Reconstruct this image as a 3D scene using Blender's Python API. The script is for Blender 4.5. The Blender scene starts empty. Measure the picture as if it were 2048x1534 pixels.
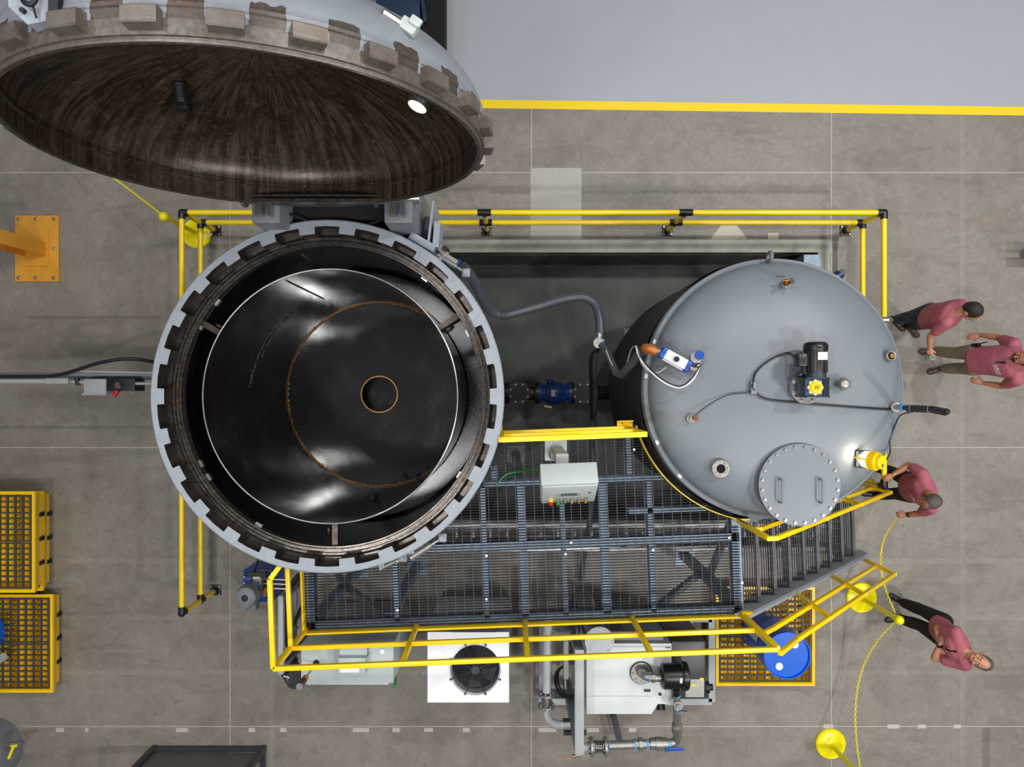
import bpy, bmesh, math, random
from mathutils import Vector, Matrix, Quaternion
from mathutils.bvhtree import BVHTree
random.seed(4)
PI = math.pi
scn = bpy.context.scene
COL = scn.collection
H, F, CX, CY = 10.2, 1420.0, 1020.0, 778.0      # camera height, focal length and nadir of the photograph

def P(px, py, z):
    s = (H - z) / F
    return Vector(((px - CX) * s, -(py - CY) * s, z))

# ------------------------------------------------------------------ materials
class NT:
    def __init__(s, m):
        s.t = m.node_tree; s.n = s.t.nodes; s.l = s.t.links
    def new(s, ty, **kw):
        n = s.n.new(ty)
        for k, v in kw.items(): setattr(n, k, v)
        return n
    def inp(s, sock, v):
        if hasattr(v, 'is_output'): s.l.new(v, sock)
        elif v is not None: sock.default_value = v
    def math(s, op, a, b=None, c=None, clamp=False):
        n = s.new('ShaderNodeMath', operation=op); n.use_clamp = clamp
        s.inp(n.inputs[0], a)
        if b is not None: s.inp(n.inputs[1], b)
        if c is not None: s.inp(n.inputs[2], c)
        return n.outputs[0]
    def mix(s, f, a, b, blend='MIX'):
        n = s.new('ShaderNodeMix', data_type='RGBA', blend_type=blend)
        s.inp(n.inputs[0], f); s.inp(n.inputs[6], a); s.inp(n.inputs[7], b)
        return n.outputs[2]
    def noise(s, vec, scale, detail=4, rough=0.55, dist=0.0):
        n = s.new('ShaderNodeTexNoise'); s.inp(n.inputs['Vector'], vec)
        n.inputs['Scale'].default_value = scale; n.inputs['Detail'].default_value = detail
        n.inputs['Roughness'].default_value = rough; n.inputs['Distortion'].default_value = dist
        return n.outputs['Fac']
    def ramp(s, f, a, b):
        n = s.new('ShaderNodeMapRange'); s.inp(n.inputs[0], f)
        n.inputs[1].default_value = a; n.inputs[2].default_value = b; n.clamp = True
        return n.outputs[0]
    def coord(s): return s.new('ShaderNodeTexCoord').outputs['Object']
    def xyz(s, v):
        n = s.new('ShaderNodeSeparateXYZ'); s.l.new(v, n.inputs[0]); return n.outputs
    def comb(s, x, y, z):
        n = s.new('ShaderNodeCombineXYZ')
        for i, v in enumerate((x, y, z)): s.inp(n.inputs[i], v)
        return n.outputs[0]
    def bump(s, h, st, d=0.01):
        n = s.new('ShaderNodeBump'); s.inp(n.inputs['Height'], h)
        n.inputs['Strength'].default_value = st; n.inputs['Distance'].default_value = d
        return n.outputs[0]

def c3(r, g, b):     # sRGB 0-255 -> linear
    f = lambda v: (v/255/12.92) if v/255 <= .04045 else ((v/255+.055)/1.055)**2.4
    return (f(r), f(g), f(b), 1)

MATS = {}
def mat(name, col, rough=.5, metal=0., var=.12, scale=6., col2=None, bump=0., spec=None, emit=None, strength=0, coat=0, bscale=None, stretch=None, rvar=0.0):
    m = bpy.data.materials.new(name); m.use_nodes = True
    t = NT(m); b = t.n['Principled BSDF']
    v = t.coord()
    if stretch:
        mp = t.new('ShaderNodeMapping'); t.l.new(v, mp.inputs[0]); mp.inputs['Scale'].default_value = stretch; v = mp.outputs[0]
    f = t.ramp(t.noise(v, scale, 5, .6), .3, .7)
    c2 = col2 if col2 else tuple(max(0, x*(1-var*1.6)) for x in col[:3]) + (1,)
    t.l.new(t.mix(f, c2, col), b.inputs['Base Color'])
    b.inputs['Metallic'].default_value = metal
    if rvar:
        t.l.new(t.math('ADD', rough, t.math('MULTIPLY', t.math('SUBTRACT', f, .5), rvar), clamp=True), b.inputs['Roughness'])
    else: b.inputs['Roughness'].default_value = rough
    if coat: b.inputs['Coat Weight'].default_value = coat
    if bump: t.l.new(t.bump(t.noise(v, bscale or scale*6, 4, .6), bump), b.inputs['Normal'])
    if emit: b.inputs['Emission Color'].default_value = emit; b.inputs['Emission Strength'].default_value = strength
    MATS[name] = m
    return m

YEL = mat('yellow_paint', c3(255, 214, 0), .38, var=.06, scale=3)
YPIPE = mat('yellow_plastic', c3(250, 216, 8), .3, var=.04)
YBRT = mat('stanchion_yellow', c3(243, 228, 0), .25, var=.04)
ORNG = mat('crane_orange', c3(224, 158, 50), .45, var=.08)
RING = mat('painted_flange', c3(152, 160, 170), .5, var=.1, scale=14, bump=.25, bscale=160)
TANK = mat('tank_grey_paint', c3(116, 124, 132), .42, var=.07, scale=1.6, bump=.05)
LGREY = mat('light_grey_paint', c3(165, 170, 172), .45, var=.05)
MGREY = mat('mid_grey_paint', c3(120, 126, 134), .45, var=.08)
GALV = mat('galvanised_steel', c3(130, 148, 168), .42, .35, var=.2, scale=9, rvar=.2)
GRAT = mat('grating_steel', c3(52, 56, 64), .5, .5, var=.2)
GRATL = mat('grating_crossbar', c3(86, 84, 82), .5, .5, var=.2)
TREAD = mat('tread_steel', c3(84, 84, 90), .55, .4, var=.2)
DSTEEL = mat('bare_dark_steel', c3(88, 80, 74), .38, .6, var=.5, scale=7, bump=.1, bscale=60, col2=c3(50, 40, 34))
RUST = mat('rusty_seal_step', c3(92, 86, 80), .24, .5, scale=26, col2=c3(46, 38, 33), bump=.04, bscale=200)
SILV = mat('stainless_steel', c3(190, 188, 184), .28, .9, var=.2, scale=12)
CAST = mat('cast_pipe', c3(165, 163, 158), .4, .7, var=.2, scale=15, bump=.15)
DARKM = mat('dark_metal', c3(40, 42, 46), .45, .4, var=.3)
BLKP = mat('black_plastic', c3(20, 21, 23), .35, var=.2)
RUB = mat('black_rubber', c3(26, 27, 30), .45, var=.2)
HOSE = mat('grey_hose', c3(72, 80, 88), .4, var=.15, scale=4)
FABR = mat('black_jacket_fabric', c3(46, 42, 44), .7, var=.2, scale=2.5, bump=.5, bscale=7)
BLUE = mat('blue_drum_plastic', c3(0, 92, 208), .28, var=.05, scale=2)
BLUEP = mat('blue_machine_paint', c3(10, 70, 170), .35, var=.1)
DBLUE = mat('deep_blue_paint', c3(10, 56, 120), .35, var=.15)
WHITE = mat('white_enamel', c3(240, 241, 246), .4, var=.02)
WLAB = mat('white_label', c3(225, 226, 226), .5, var=.25, scale=120)
PANEL = mat('pale_panel_paint', c3(180, 190, 188), .42, var=.04)
OWHITE = mat('compressor_white', c3(208, 214, 214), .4, var=.03)
CHAR = mat('charcoal_paint', c3(58, 60, 66), .42, var=.06)
ORP = mat('orange_copper', c3(190, 110, 50), .4, .3, var=.2)
BRASS = mat('brass', c3(160, 115, 60), .35, .8, var=.25, scale=30)
RED = mat('red_plastic', c3(200, 28, 24), .35)
GRN = mat('green_plastic', c3(20, 130, 60), .35)
AMB = mat('amber_plastic', c3(225, 130, 20), .3)
DRED = mat('dark_red_lens', c3(110, 20, 20), .3)
DGRN = mat('dark_green_lens', c3(24, 60, 28), .3)
LBLUE = mat('pale_blue_tape', c3(90, 160, 215), .4)
SKIN = mat('skin_tone', c3(178, 118, 88), .5, var=.12, scale=8)
SKIN2 = mat('skin_tone_light', c3(196, 138, 110), .5, var=.12, scale=8)
PINK = mat('pink_shirt_cloth', c3(172, 92, 104), .8, var=.14, scale=9, bump=.5, bscale=14)
BLKC = mat('black_trouser_cloth', c3(12, 12, 13), .8, var=.2, bump=.3, bscale=14)
JEAN = mat('navy_jean_cloth', c3(58, 66, 84), .8, var=.25, bump=.3, bscale=14)
KHAK = mat('khaki_cloth', c3(152, 140, 116), .8, var=.15, bump=.3, bscale=14)
SHOEB = mat('black_shoe_leather', c3(24, 24, 28), .42)
SHOEN = mat('brown_shoe_leather', c3(76, 54, 44), .45)
HAIRD = mat('dark_hair', c3(42, 34, 30), .6, var=.4, scale=60, bump=.6, bscale=120)
HAIRG = mat('grey_hair', c3(104, 96, 90), .6, var=.4, scale=50, bump=.6, bscale=120)
GLOW = mat('lamp_glow', (1, 1, 1, 1), emit=(1, .93, .72, 1), strength=26)
GLOWG = mat('port_light_glow', (1, 1, 1, 1), emit=(.93, 1, .62, 1), strength=2.2)
SCRN = mat('screen_grey', c3(88, 100, 106), .25)
GLASS = mat('dark_sight_glass', c3(30, 32, 34), .08)
PITC = mat('pit_concrete', c3(98, 102, 98), .75, var=.3, scale=1.3, bump=.1)  # partly darkened so the colour carries the shade down in the pit
CURB = mat('curb_concrete', c3(172, 174, 163), .85, var=.18, scale=5, bump=.15)
GUN = mat('gunmetal_gearbox', c3(52, 68, 78), .4, .3)
CONC_T = mat('concrete_skirt', c3(110, 108, 100), .85)

def wet_steel(name, base, hi, rough, axis_stretch, sc=2.0, film=1.0, frough=.07):
    m = bpy.data.materials.new(name); m.use_nodes = True
    t = NT(m); b = t.n['Principled BSDF']
    v = t.coord(); mp = t.new('ShaderNodeMapping'); t.l.new(v, mp.inputs[0]); mp.inputs['Scale'].default_value = axis_stretch
    n1 = t.noise(mp.outputs[0], sc, 6, .65, .4); n2 = t.noise(mp.outputs[0], sc*9, 5, .7)
    f = t.math('MULTIPLY', t.ramp(n1, .45, .75), t.ramp(n2, .35, .7))
    t.l.new(t.mix(f, base, hi), b.inputs['Base Color'])
    b.inputs['Metallic'].default_value = .35; b.inputs['Specular IOR Level'].default_value = .08; b.inputs['Coat Weight'].default_value = film; b.inputs['Coat IOR'].default_value = 1.55
    t.l.new(t.math('ADD', frough, t.math('MULTIPLY', t.ramp(n1, .35, .7), .12)), b.inputs['Coat Roughness'])
    t.l.new(t.bump(n2, .12, .003), b.inputs['Coat Normal'])
    t.l.new(t.math('ADD', rough, t.math('MULTIPLY', n2, .22)), b.inputs['Roughness'])
    t.l.new(t.bump(n2, .25, .006), b.inputs['Normal'])
    return m
WET = wet_steel('wet_black_steel', c3(22, 18, 19), c3(60, 58, 66), .34, (1, 1, .6))
WETB = wet_steel('wet_black_bottom', c3(24, 24, 26), c3(44, 44, 48), .3, (1, 1, 1), frough=.02)
WETS = wet_steel('speckled_wet_ledge', c3(70, 68, 72), c3(170, 170, 182), .2, (6, 6, 1), 8, frough=.1)

def lid_inner():
    m = bpy.data.materials.new('brown_streaked_steel'); m.use_nodes = True
    t = NT(m); b = t.n['Principled BSDF']; v = t.coord(); x, y, z = t.xyz(v)
    # streaks run down the bowl (local z is up): fine across x, long down the slope
    a = t.math('ARCTAN2', x, t.math('MULTIPLY', z, -1.0)); rr = t.math('POWER', t.math('ADD', t.math('MULTIPLY', x, x), t.math('MULTIPLY', z, z)), .5)
    st = t.noise(t.comb(t.math('MULTIPLY', a, 9), t.math('MULTIPLY', rr, 1.1), 0.0), 2.4, 8, .72, .5)
    bl = t.noise(v, 2.6, 7, .68, 1.2); fine = t.noise(v, 26, 5, .7)
    f = t.math('MULTIPLY', t.ramp(st, .42, .68), t.ramp(bl, .3, .66))
    col = t.mix(f, c3(44, 34, 25), c3(122, 103, 86))
    col = t.mix(t.math('MULTIPLY', t.ramp(bl, .5, .75), .5), col, c3(38, 36, 20))
    col = t.mix(t.math('MULTIPLY', t.ramp(fine, .55, .75), .4), col, c3(140, 124, 110))
    t.l.new(col, b.inputs['Base Color']); b.inputs['Metallic'].default_value = .35
    t.l.new(t.math('ADD', .20, t.math('MULTIPLY', fine, .22)), b.inputs['Roughness'])
    t.l.new(t.bump(fine, .3, .006), b.inputs['Normal'])
    return m
LIDIN = lid_inner()

def lid_skirt():
    m = bpy.data.materials.new('lid_skirt_paint'); m.use_nodes = True
    t = NT(m); b = t.n['Principled BSDF']; v = t.coord(); x, y, z = t.xyz(v)
    ang = t.math('DIVIDE', t.math('ARCTAN2', z, x), 2*PI/26)
    fr = t.math('FRACT', t.math('ADD', ang, 13.0 - 6.5 + .5))     # 0.5 at a lug centre (see lug angles)
    nb = t.math('MULTIPLY', t.math('SUBTRACT', t.noise(v, 18, 4), .5), .12)
    gap = t.math('GREATER_THAN', t.math('ABSOLUTE', t.math('SUBTRACT', fr, .5)), t.math('ADD', .27, nb))
    d1 = t.math('LESS_THAN', t.math('ADD', y, t.math('MULTIPLY', nb, .5)), .215)
    front = t.math('LESS_THAN', y, .10)
    f = t.math('MAXIMUM', t.math('MULTIPLY', gap, d1), front)
    rust = t.ramp(t.noise(v, 9, 5, .7), .55, .75)
    dk = t.mix(rust, c3(92, 84, 78), c3(120, 78, 60))
    fine = t.ramp(t.noise(v, 34, 4, .7), .3, .7)
    dk = t.mix(fine, dk, c3(72, 64, 58)); dk = t.mix(t.math('MULTIPLY', front, .75), dk, t.mix(fine, c3(124, 118, 110), c3(90, 81, 73)))
    pt = t.mix(t.ramp(t.noise(v, 3, 4), .3, .7), c3(122, 128, 135), c3(138, 144, 152))
    t.l.new(t.mix(f, pt, dk), b.inputs['Base Color'])
    t.l.new(t.math('MULTIPLY', f, .35), b.inputs['Metallic'])
    b.inputs['Roughness'].default_value = .42
    return m
LIDSK = lid_skirt()

def floor_mat():
    m = bpy.data.materials.new('polished_concrete'); m.use_nodes = True
    t = NT(m); b = t.n['Principled BSDF']; v = t.coord(); x, y, z = t.xyz(v)
    big = t.ramp(t.noise(v, .55, 6, .6, .3), .3, .7); med = t.ramp(t.noise(v, 2.3, 7, .65, .6), .3, .72)
    fine = t.ramp(t.noise(v, 22, 6, .7), .25, .75)
    col = t.mix(big, c3(112, 106, 98), c3(142, 134, 122))
    col = t.mix(t.math('MULTIPLY', med, .65), col, c3(152, 147, 138))
    col = t.mix(t.math('MULTIPLY', fine, .35), col, c3(100, 95, 88))
    br = t.ramp(t.noise(v, 1.3, 5, .6, 1.5), .56, .74)
    col = t.mix(t.math('MULTIPLY', br, .45), col, c3(128, 108, 90))
    mo = t.noise(v, 6.5, 8, .72, .8)
    col = t.mix(t.math('MULTIPLY', t.ramp(mo, .52, .72), .4), col, c3(90, 85, 80))
    col = t.mix(t.math('MULTIPLY', t.ramp(mo, .46, .3), .35), col, c3(160, 155, 147))
    # darker trowelled patches, stretched across the bays
    mp = t.new('ShaderNodeMapping'); t.l.new(v, mp.inputs[0]); mp.inputs['Scale'].default_value = (.5, 2.2, 1)
    tr = t.ramp(t.noise(mp.outputs[0], 1.1, 6, .65, .8), .52, .8)
    col = t.mix(t.math('MULTIPLY', tr, .6), col, c3(88, 83, 79))
    vo = t.new('ShaderNodeTexVoronoi'); t.l.new(v, vo.inputs['Vector']); vo.inputs['Scale'].default_value = 1.6
    spot = t.math('LESS_THAN', t.math('ADD', vo.outputs['Distance'], t.math('MULTIPLY', fine, .06)), .055)
    col = t.mix(t.math('MULTIPLY', spot, .55), col, c3(58, 54, 50))
    vo2 = t.new('ShaderNodeTexVoronoi'); t.l.new(v, vo2.inputs['Vector']); vo2.inputs['Scale'].default_value = 1.15
    col = t.mix(t.math('LESS_THAN', vo2.outputs['Distance'], .022), col, c3(215, 215, 208))
    def band(c, a, w, wob=0):
        cc = c if not wob else t.math('ADD', c, t.math('MULTIPLY', t.math('SUBTRACT', fine, .5), wob))
        return t.math('LESS_THAN', t.math('ABSOLUTE', t.math('SUBTRACT', cc, a)), w)
    def rect(x0, y0, x1, y1, wob=0):     # pixel corners on the floor plane, taken once to metres
        A, B = P(x0, y0, 0), P(x1, y1, 0)
        return t.math('MULTIPLY', band(x, (A.x+B.x)/2, abs(B.x-A.x)/2, wob), band(y, (A.y+B.y)/2, abs(B.y-A.y)/2, wob))
    # saw-cut joints
    jm = None
    for a, c in ((P(0, 345, 0).y, y), (P(0, 895, 0).y, y), (P(0, 1453, 0).y, y), (P(460, 0, 0).x, x), (P(1063, 0, 0).x, x), (P(1663, 0, 0).x, x)):
        q = band(c, a, .005); jm = q if jm is None else t.math('MAXIMUM', jm, q)
    col = t.mix(t.math('MULTIPLY', jm, .75), col, c3(196, 188, 176))
    # fainter cast lines and bolts rows
    fm = None
    for a, c in ((P(0, 1235, 0).y, y), (P(0, 1345, 0).y, y), (P(543, 0, 0).x, x), (P(1925, 0, 0).x, x), (P(0, 1122, 0).y, y)):
        q = band(c, a, .035, .03); fm = q if fm is None else t.math('MAXIMUM', fm, q)
    col = t.mix(t.math('MULTIPLY', fm, .14), col, c3(170, 166, 158))
    # darker long strips with wavering edges
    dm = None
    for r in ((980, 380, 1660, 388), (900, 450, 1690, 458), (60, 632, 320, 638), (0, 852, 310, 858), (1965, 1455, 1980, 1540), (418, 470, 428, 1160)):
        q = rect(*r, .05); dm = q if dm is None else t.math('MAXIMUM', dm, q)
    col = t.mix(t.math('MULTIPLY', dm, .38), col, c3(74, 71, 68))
    # filler chips along the joint
    cm = None
    for x0, x1 in ((112, 128), (170, 177), (352, 376), (497, 510), (560, 573), (706, 738), (785, 800), (848, 866), (926, 940), (1077, 1113), (1174, 1198), (1258, 1272), (1647, 1667), (1775, 1799), (1836, 1852), (1908, 1922)):
        yy = 1460 if x0 < 1500 else 1453
        q = rect(x0, yy-4, x1, yy+4, .012); cm = q if cm is None else t.math('MAXIMUM', cm, q)
    col = t.mix(cm, col, c3(186, 180, 168))
    # new-cement patches
    pm = rect(1061, 336, 1163, 478, .01)
    col = t.mix(pm, col, t.mix(fine, c3(156, 156, 145), c3(170, 169, 158)))
    A = P(1458, 483, 0)
    dy = t.math('SUBTRACT', y, A.y); ax = t.math('ABSOLUTE', t.math('SUBTRACT', x, A.x))
    trap = t.math('MULTIPLY', t.math('LESS_THAN', t.math('ADD', ax, t.math('MULTIPLY', dy, .75)), .29),
                  t.math('MULTIPLY', t.math('GREATER_THAN', dy, 0), t.math('LESS_THAN', dy, .235)))
    trap = t.math('MAXIMUM', trap, rect(1536, 466, 1557, 481, .01))
    col = t.mix(trap, col, c3(186, 180, 162))
    # yellow line and grey-painted bay beyond it (very slightly askew to the joints)
    yy = t.math('ADD', y, t.math('MULTIPLY', x, .0135))
    l0, l1 = P(0, 217, 0).y + .0, P(0, 200, 0).y
    col = t.mix(t.math('GREATER_THAN', yy, l0), col, c3(240, 206, 0))
    pt = t.mix(t.math('MULTIPLY', med, .4), c3(164, 168, 176), c3(156, 160, 168))
    gp = t.math('GREATER_THAN', yy, l1)
    col = t.mix(gp, col, pt)
    t.l.new(col, b.inputs['Base Color'])
    t.l.new(t.math('ADD', .42, t.math('MULTIPLY', fine, .18)), b.inputs['Roughness'])
    t.l.new(t.bump(fine, .08, .004), b.inputs['Normal'])
    return m
FLOOR = floor_mat()

# ------------------------------------------------------------------ mesh helpers
def frame(d):
    d = d.normalized(); a = Vector((0, 0, 1)) if abs(d.z) < .9 else Vector((1, 0, 0))
    u = d.cross(a).normalized(); return u, d.cross(u).normalized()

class MB:
    def __init__(s): s.b = bmesh.new()
    def V(s, p): return s.b.verts.new(p)
    def face(s, vs):
        try: return s.b.faces.new(vs)
        except ValueError: return None
    def box(s, c, size, rot=None, bev=0, M=None):
        R = rot if rot else Matrix.Identity(3)
        hx, hy, hz = [v/2 for v in size]; c = Vector(c)
        vs = [s.V(c + R @ Vector((x*hx, y*hy, z*hz))) for x in (-1, 1) for y in (-1, 1) for z in (-1, 1)]
        fs = [s.face([vs[i] for i in q]) for q in ((0, 1, 3, 2), (4, 6, 7, 5), (0, 4, 5, 1), (2, 3, 7, 6), (0, 2, 6, 4), (1, 5, 7, 3))]
        if bev:
            es = list({e for f in fs for e in f.edges})
            bmesh.ops.bevel(s.b, geom=es, offset=bev, segments=2, affect='EDGES', profile=.5)
        return s
    def bb(s, x0, y0, z0, x1, y1, z1, bev=0):
        return s.box(((x0+x1)/2, (y0+y1)/2, (z0+z1)/2), (abs(x1-x0), abs(y1-y0), abs(z1-z0)), bev=bev)
    def bar(s, a, b, w, h, up=(0, 0, 1), bev=0):     # rectangular bar between two points
        a, b = Vector(a), Vector(b); d = (b-a); L = d.length; d.normalize(); up = Vector(up)
        x = d.cross(up)
        if x.length < 1e-4: x = d.cross(Vector((0, 1, 0)))
        x.normalize(); z = x.cross(d).normalized()
        return s.box((a+b)/2, (w, L, h), Matrix((x, d, z)).transposed(), bev)
    def cyl(s, a, b, r, seg=20, r2=None, caps=True):
        a, b = Vector(a), Vector(b); r2 = r if r2 is None else r2; u, w = frame(b-a)
        A = [s.V(a+(u*math.cos(t)+w*math.sin(t))*r) for t in [2*PI*i/seg for i in range(seg)]]
        B = [s.V(b+(u*math.cos(t)+w*math.sin(t))*r2) for t in [2*PI*i/seg for i in range(seg)]]
        for i in range(seg): s.face((A[i], A[(i+1) % seg], B[(i+1) % seg], B[i]))
        if caps: s.face(A[::-1]); s.face(B)
        return s
    def tube(s, pts, r, seg=10, closed=False, radii=None):
        pts = [Vector(p) for p in pts]; n = len(pts); rings = []; u = None
        for i, p in enumerate(pts):
            if closed: d = pts[(i+1) % n]-pts[i-1]
            else: d = pts[min(i+1, n-1)]-pts[max(i-1, 0)]
            d.normalize()
            if u is None: u, w = frame(d)
            else:
                u = (u - d*u.dot(d))
                if u.length < 1e-5: u, w = frame(d)
                u.normalize()
            w = d.cross(u); rr = radii[i] if radii else r
            rings.append([s.V(p+(u*math.cos(t)+w*math.sin(t))*rr) for t in [2*PI*k/seg for k in range(seg)]])
        m = n if closed else n-1
        for i in range(m):
            A, B = rings[i], rings[(i+1) % n]
            for k in range(seg): s.face((A[k], A[(k+1) % seg], B[(k+1) % seg], B[k]))
        if not closed: s.face(rings[0][::-1]); s.face(rings[-1])
        return s
    def lathe(s, prof, o=(0, 0, 0), ax=(0, 0, 1), seg=64, a0=0, a1=2*PI, closed=False):   # prof: (radius, height) list
        o = Vector(o); ax = Vector(ax).normalized()
        if abs(ax.z) > .99: u, w = Vector((1, 0, 0)), Vector((0, 1, 0))
        else: u, w = frame(ax)
        full = abs(a1-a0-2*PI) < 1e-6; n = seg if full else seg+1
        rows = []
        for r, h in prof:
            if r < 1e-6: rows.append([s.V(o+ax*h)]*n)
            else: rows.append([s.V(o+ax*h+(u*math.cos(t)+w*math.sin(t))*r) for t in [a0+(a1-a0)*k/seg for k in range(n)]])
        pr = list(range(len(rows)-1)) + ([len(rows)-1] if closed else [])
        for i in pr:
            A, B = rows[i], rows[(i+1) % len(rows)]
            for k in range(seg):
                k2 = (k+1) % n
                q = []
                for vv in (A[k], A[k2], B[k2], B[k]):
                    if vv not in q: q.append(vv)
                if len(q) > 2: s.face(q)
        return s
    def sph(s, c, r, seg=20, sc=(1, 1, 1), R=None):
        R = R or Matrix.Identity(3); c = Vector(c); rows = []; m = seg//2
        for i in range(m+1):
            th = PI*i/m
            if i in (0, m): rows.append([s.V(c+R @ Vector((0, 0, math.cos(th)*r*sc[2])))]*seg)
            else: rows.append([s.V(c+R @ Vector((math.sin(th)*math.cos(2*PI*k/seg)*r*sc[0], math.sin(th)*math.sin(2*PI*k/seg)*r*sc[1], math.cos(th)*r*sc[2]))) for k in range(seg)])
        for i in range(m):
            for k in range(seg):
                q = []
                for vv in (rows[i][k], rows[i+1][k], rows[i+1][(k+1) % seg], rows[i][(k+1) % seg]):
                    if vv not in q: q.append(vv)
                if len(q) > 2: s.face(q)
        return s
    def poly(s, pts, z0, z1):      # extruded outline
        A = [s.V((p[0], p[1], z0)) for p in pts]; B = [s.V((p[0], p[1], z1)) for p in pts]; n = len(pts)
        for i in range(n): s.face((A[i], A[(i+1) % n], B[(i+1) % n], B[i]))
        s.face(A[::-1]); s.face(B); return s
    def build(s, name, m, parent=None, loc=None, smooth=35, label=None):
        bmesh.ops.recalc_face_normals(s.b, faces=s.b.faces)
        o0 = parent_world(parent) if parent else (Vector(loc) if loc is not None else Vector((0, 0, 0)))
        if loc is not None and parent: o0 = Vector(loc)
        bmesh.ops.translate(s.b, verts=s.b.verts, vec=-o0)
        me = bpy.data.meshes.new(name); s.b.to_mesh(me); s.b.free()
        me.materials.append(m)
        if smooth:
            me.shade_smooth()
            me.set_sharp_from_angle(angle=math.radians(smooth))
        o = bpy.data.objects.new(name, me); COL.objects.link(o)
        if parent:
            o.parent = parent; o.location = o0 - parent_world(parent)
        else: o.location = o0
        if label: o['label'] = label
        return o

def parent_world(p):
    v = Vector((0, 0, 0))
    while p: v += p.location; p = p.parent
    return v

def tag(o, label, cat, group=None):
    o['label'] = label; o['category'] = cat
    if group: o['group'] = group
    return o
def struct(o): o['kind'] = 'structure'; return o
def thing(name, label, cat, loc, group=None):
    o = bpy.data.objects.new(name, None); COL.objects.link(o); o.location = loc; o.empty_display_size = .1
    return tag(o, label, cat, group)
def dup(root, delta, label, group=None):
    r = root.copy(); COL.objects.link(r); r.location = root.location + Vector(delta); r['label'] = label
    if group: r['group'] = group
    for ch in root.children:
        c = ch.copy(); COL.objects.link(c); c.parent = r
        for g in ch.children:
            d = g.copy(); COL.objects.link(d); d.parent = c
    return r
def smooth_path(pts, n=8):      # Catmull-Rom
    pts = [Vector(p) for p in pts]; q = [pts[0]*2-pts[1]] + pts + [pts[-1]*2-pts[-2]]; out = []
    for i in range(1, len(q)-2):
        a, b, c, d = q[i-1:i+3]
        for k in range(n):
            t = k/n
            out.append(.5*((2*b)+(c-a)*t+(2*a-5*b+4*c-d)*t*t+(3*b-a-3*c+d)*t**3))
    out.append(pts[-1]); return out
def textmesh(txt, size, fn, name, m, parent, extrude=.0, center=True, spacing=1.0):
    cu = bpy.data.curves.new('t', 'FONT'); cu.body = txt; cu.size = size; cu.align_x = 'CENTER'; cu.align_y = 'CENTER'; cu.space_character = spacing
    cu.offset = size*.012
    to = bpy.data.objects.new('t', cu); COL.objects.link(to)
    dg = bpy.context.evaluated_depsgraph_get(); me = bpy.data.meshes.new_from_object(to.evaluated_get(dg))
    bpy.data.objects.remove(to)
    o0 = parent_world(parent)
    for v in me.vertices: v.co = fn(v.co.x, v.co.y) - o0
    me.materials.clear(); me.materials.append(m); me.name = name
    o = bpy.data.objects.new(name, me); COL.objects.link(o); o.parent = parent
    return o
def hit(px, py, ob, back=0.0):      # where the surface of ob lies along a photograph ray
    dg = bpy.context.evaluated_depsgraph_get(); bm = bmesh.new(); bm.from_mesh(ob.data); bmesh.ops.translate(bm, verts=bm.verts, vec=parent_world(ob))
    t = BVHTree.FromBMesh(bm); bm.free()
    o = Vector((0, 0, H)); d = (P(px, py, 0)-o).normalized(); h = t.ray_cast(o, d)
    return (h[0], h[1]) if h[0] is not None else (P(px, py, 3), Vector((0, 0, 1)))

# ------------------------------------------------------------------ the hall floor and the pit
PX0, PX1, PY0, PY1, PZ = -3.6, 4.42, -1.88, 1.96, -1.0
def build_setting():
    b = MB()
    X0, X1, Y0, Y1 = -16, 18, -12, 14
    b.bb(X0, PY1, -.25, X1, Y1, 0); b.bb(X0, Y0, -.25, X1, PY0, 0)
    b.bb(X0, PY0, -.25, PX0, PY1, 0); b.bb(PX1, PY0, -.25, X1, PY1, 0)
    struct(b.build('floor', FLOOR, loc=(0, 0, 0)))
    b = MB(); b.bb(PX0-.2, PY0-.2, PZ-.2, PX1+.2, PY1+.2, PZ)
    struct(b.build('floor_pit', PITC, loc=(0, 0, PZ)))
    b = MB()
    b.bb(PX0-.2, PY1, PZ, PX1+.2, PY1+.18, -.26); b.bb(PX0-.2, PY0-.18, PZ, PX1+.2, PY0, -.26)
    b.bb(PX0-.2, PY0, PZ, PX0, PY1, -.26); b.bb(PX1, PY0, PZ, PX1+.2, PY1, -.26)
    struct(b.build('trim_2', PITC, loc=(0, 0, PZ)))
    b = MB()      # cast curb strip round the pit edge
    b.bb(PX0-.19, PY1+.002, 0, PX1+.19, PY1+.19, .012); b.bb(PX1+.002, PY0, 0, PX1+.17, PY1+.002, .012); b.bb(PX0-.19, PY0-.19, 0, PX1+.17, PY0-.002, .012)
    struct(b.build('trim_1', CURB, loc=(0, 0, 0)))
build_setting()
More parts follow.
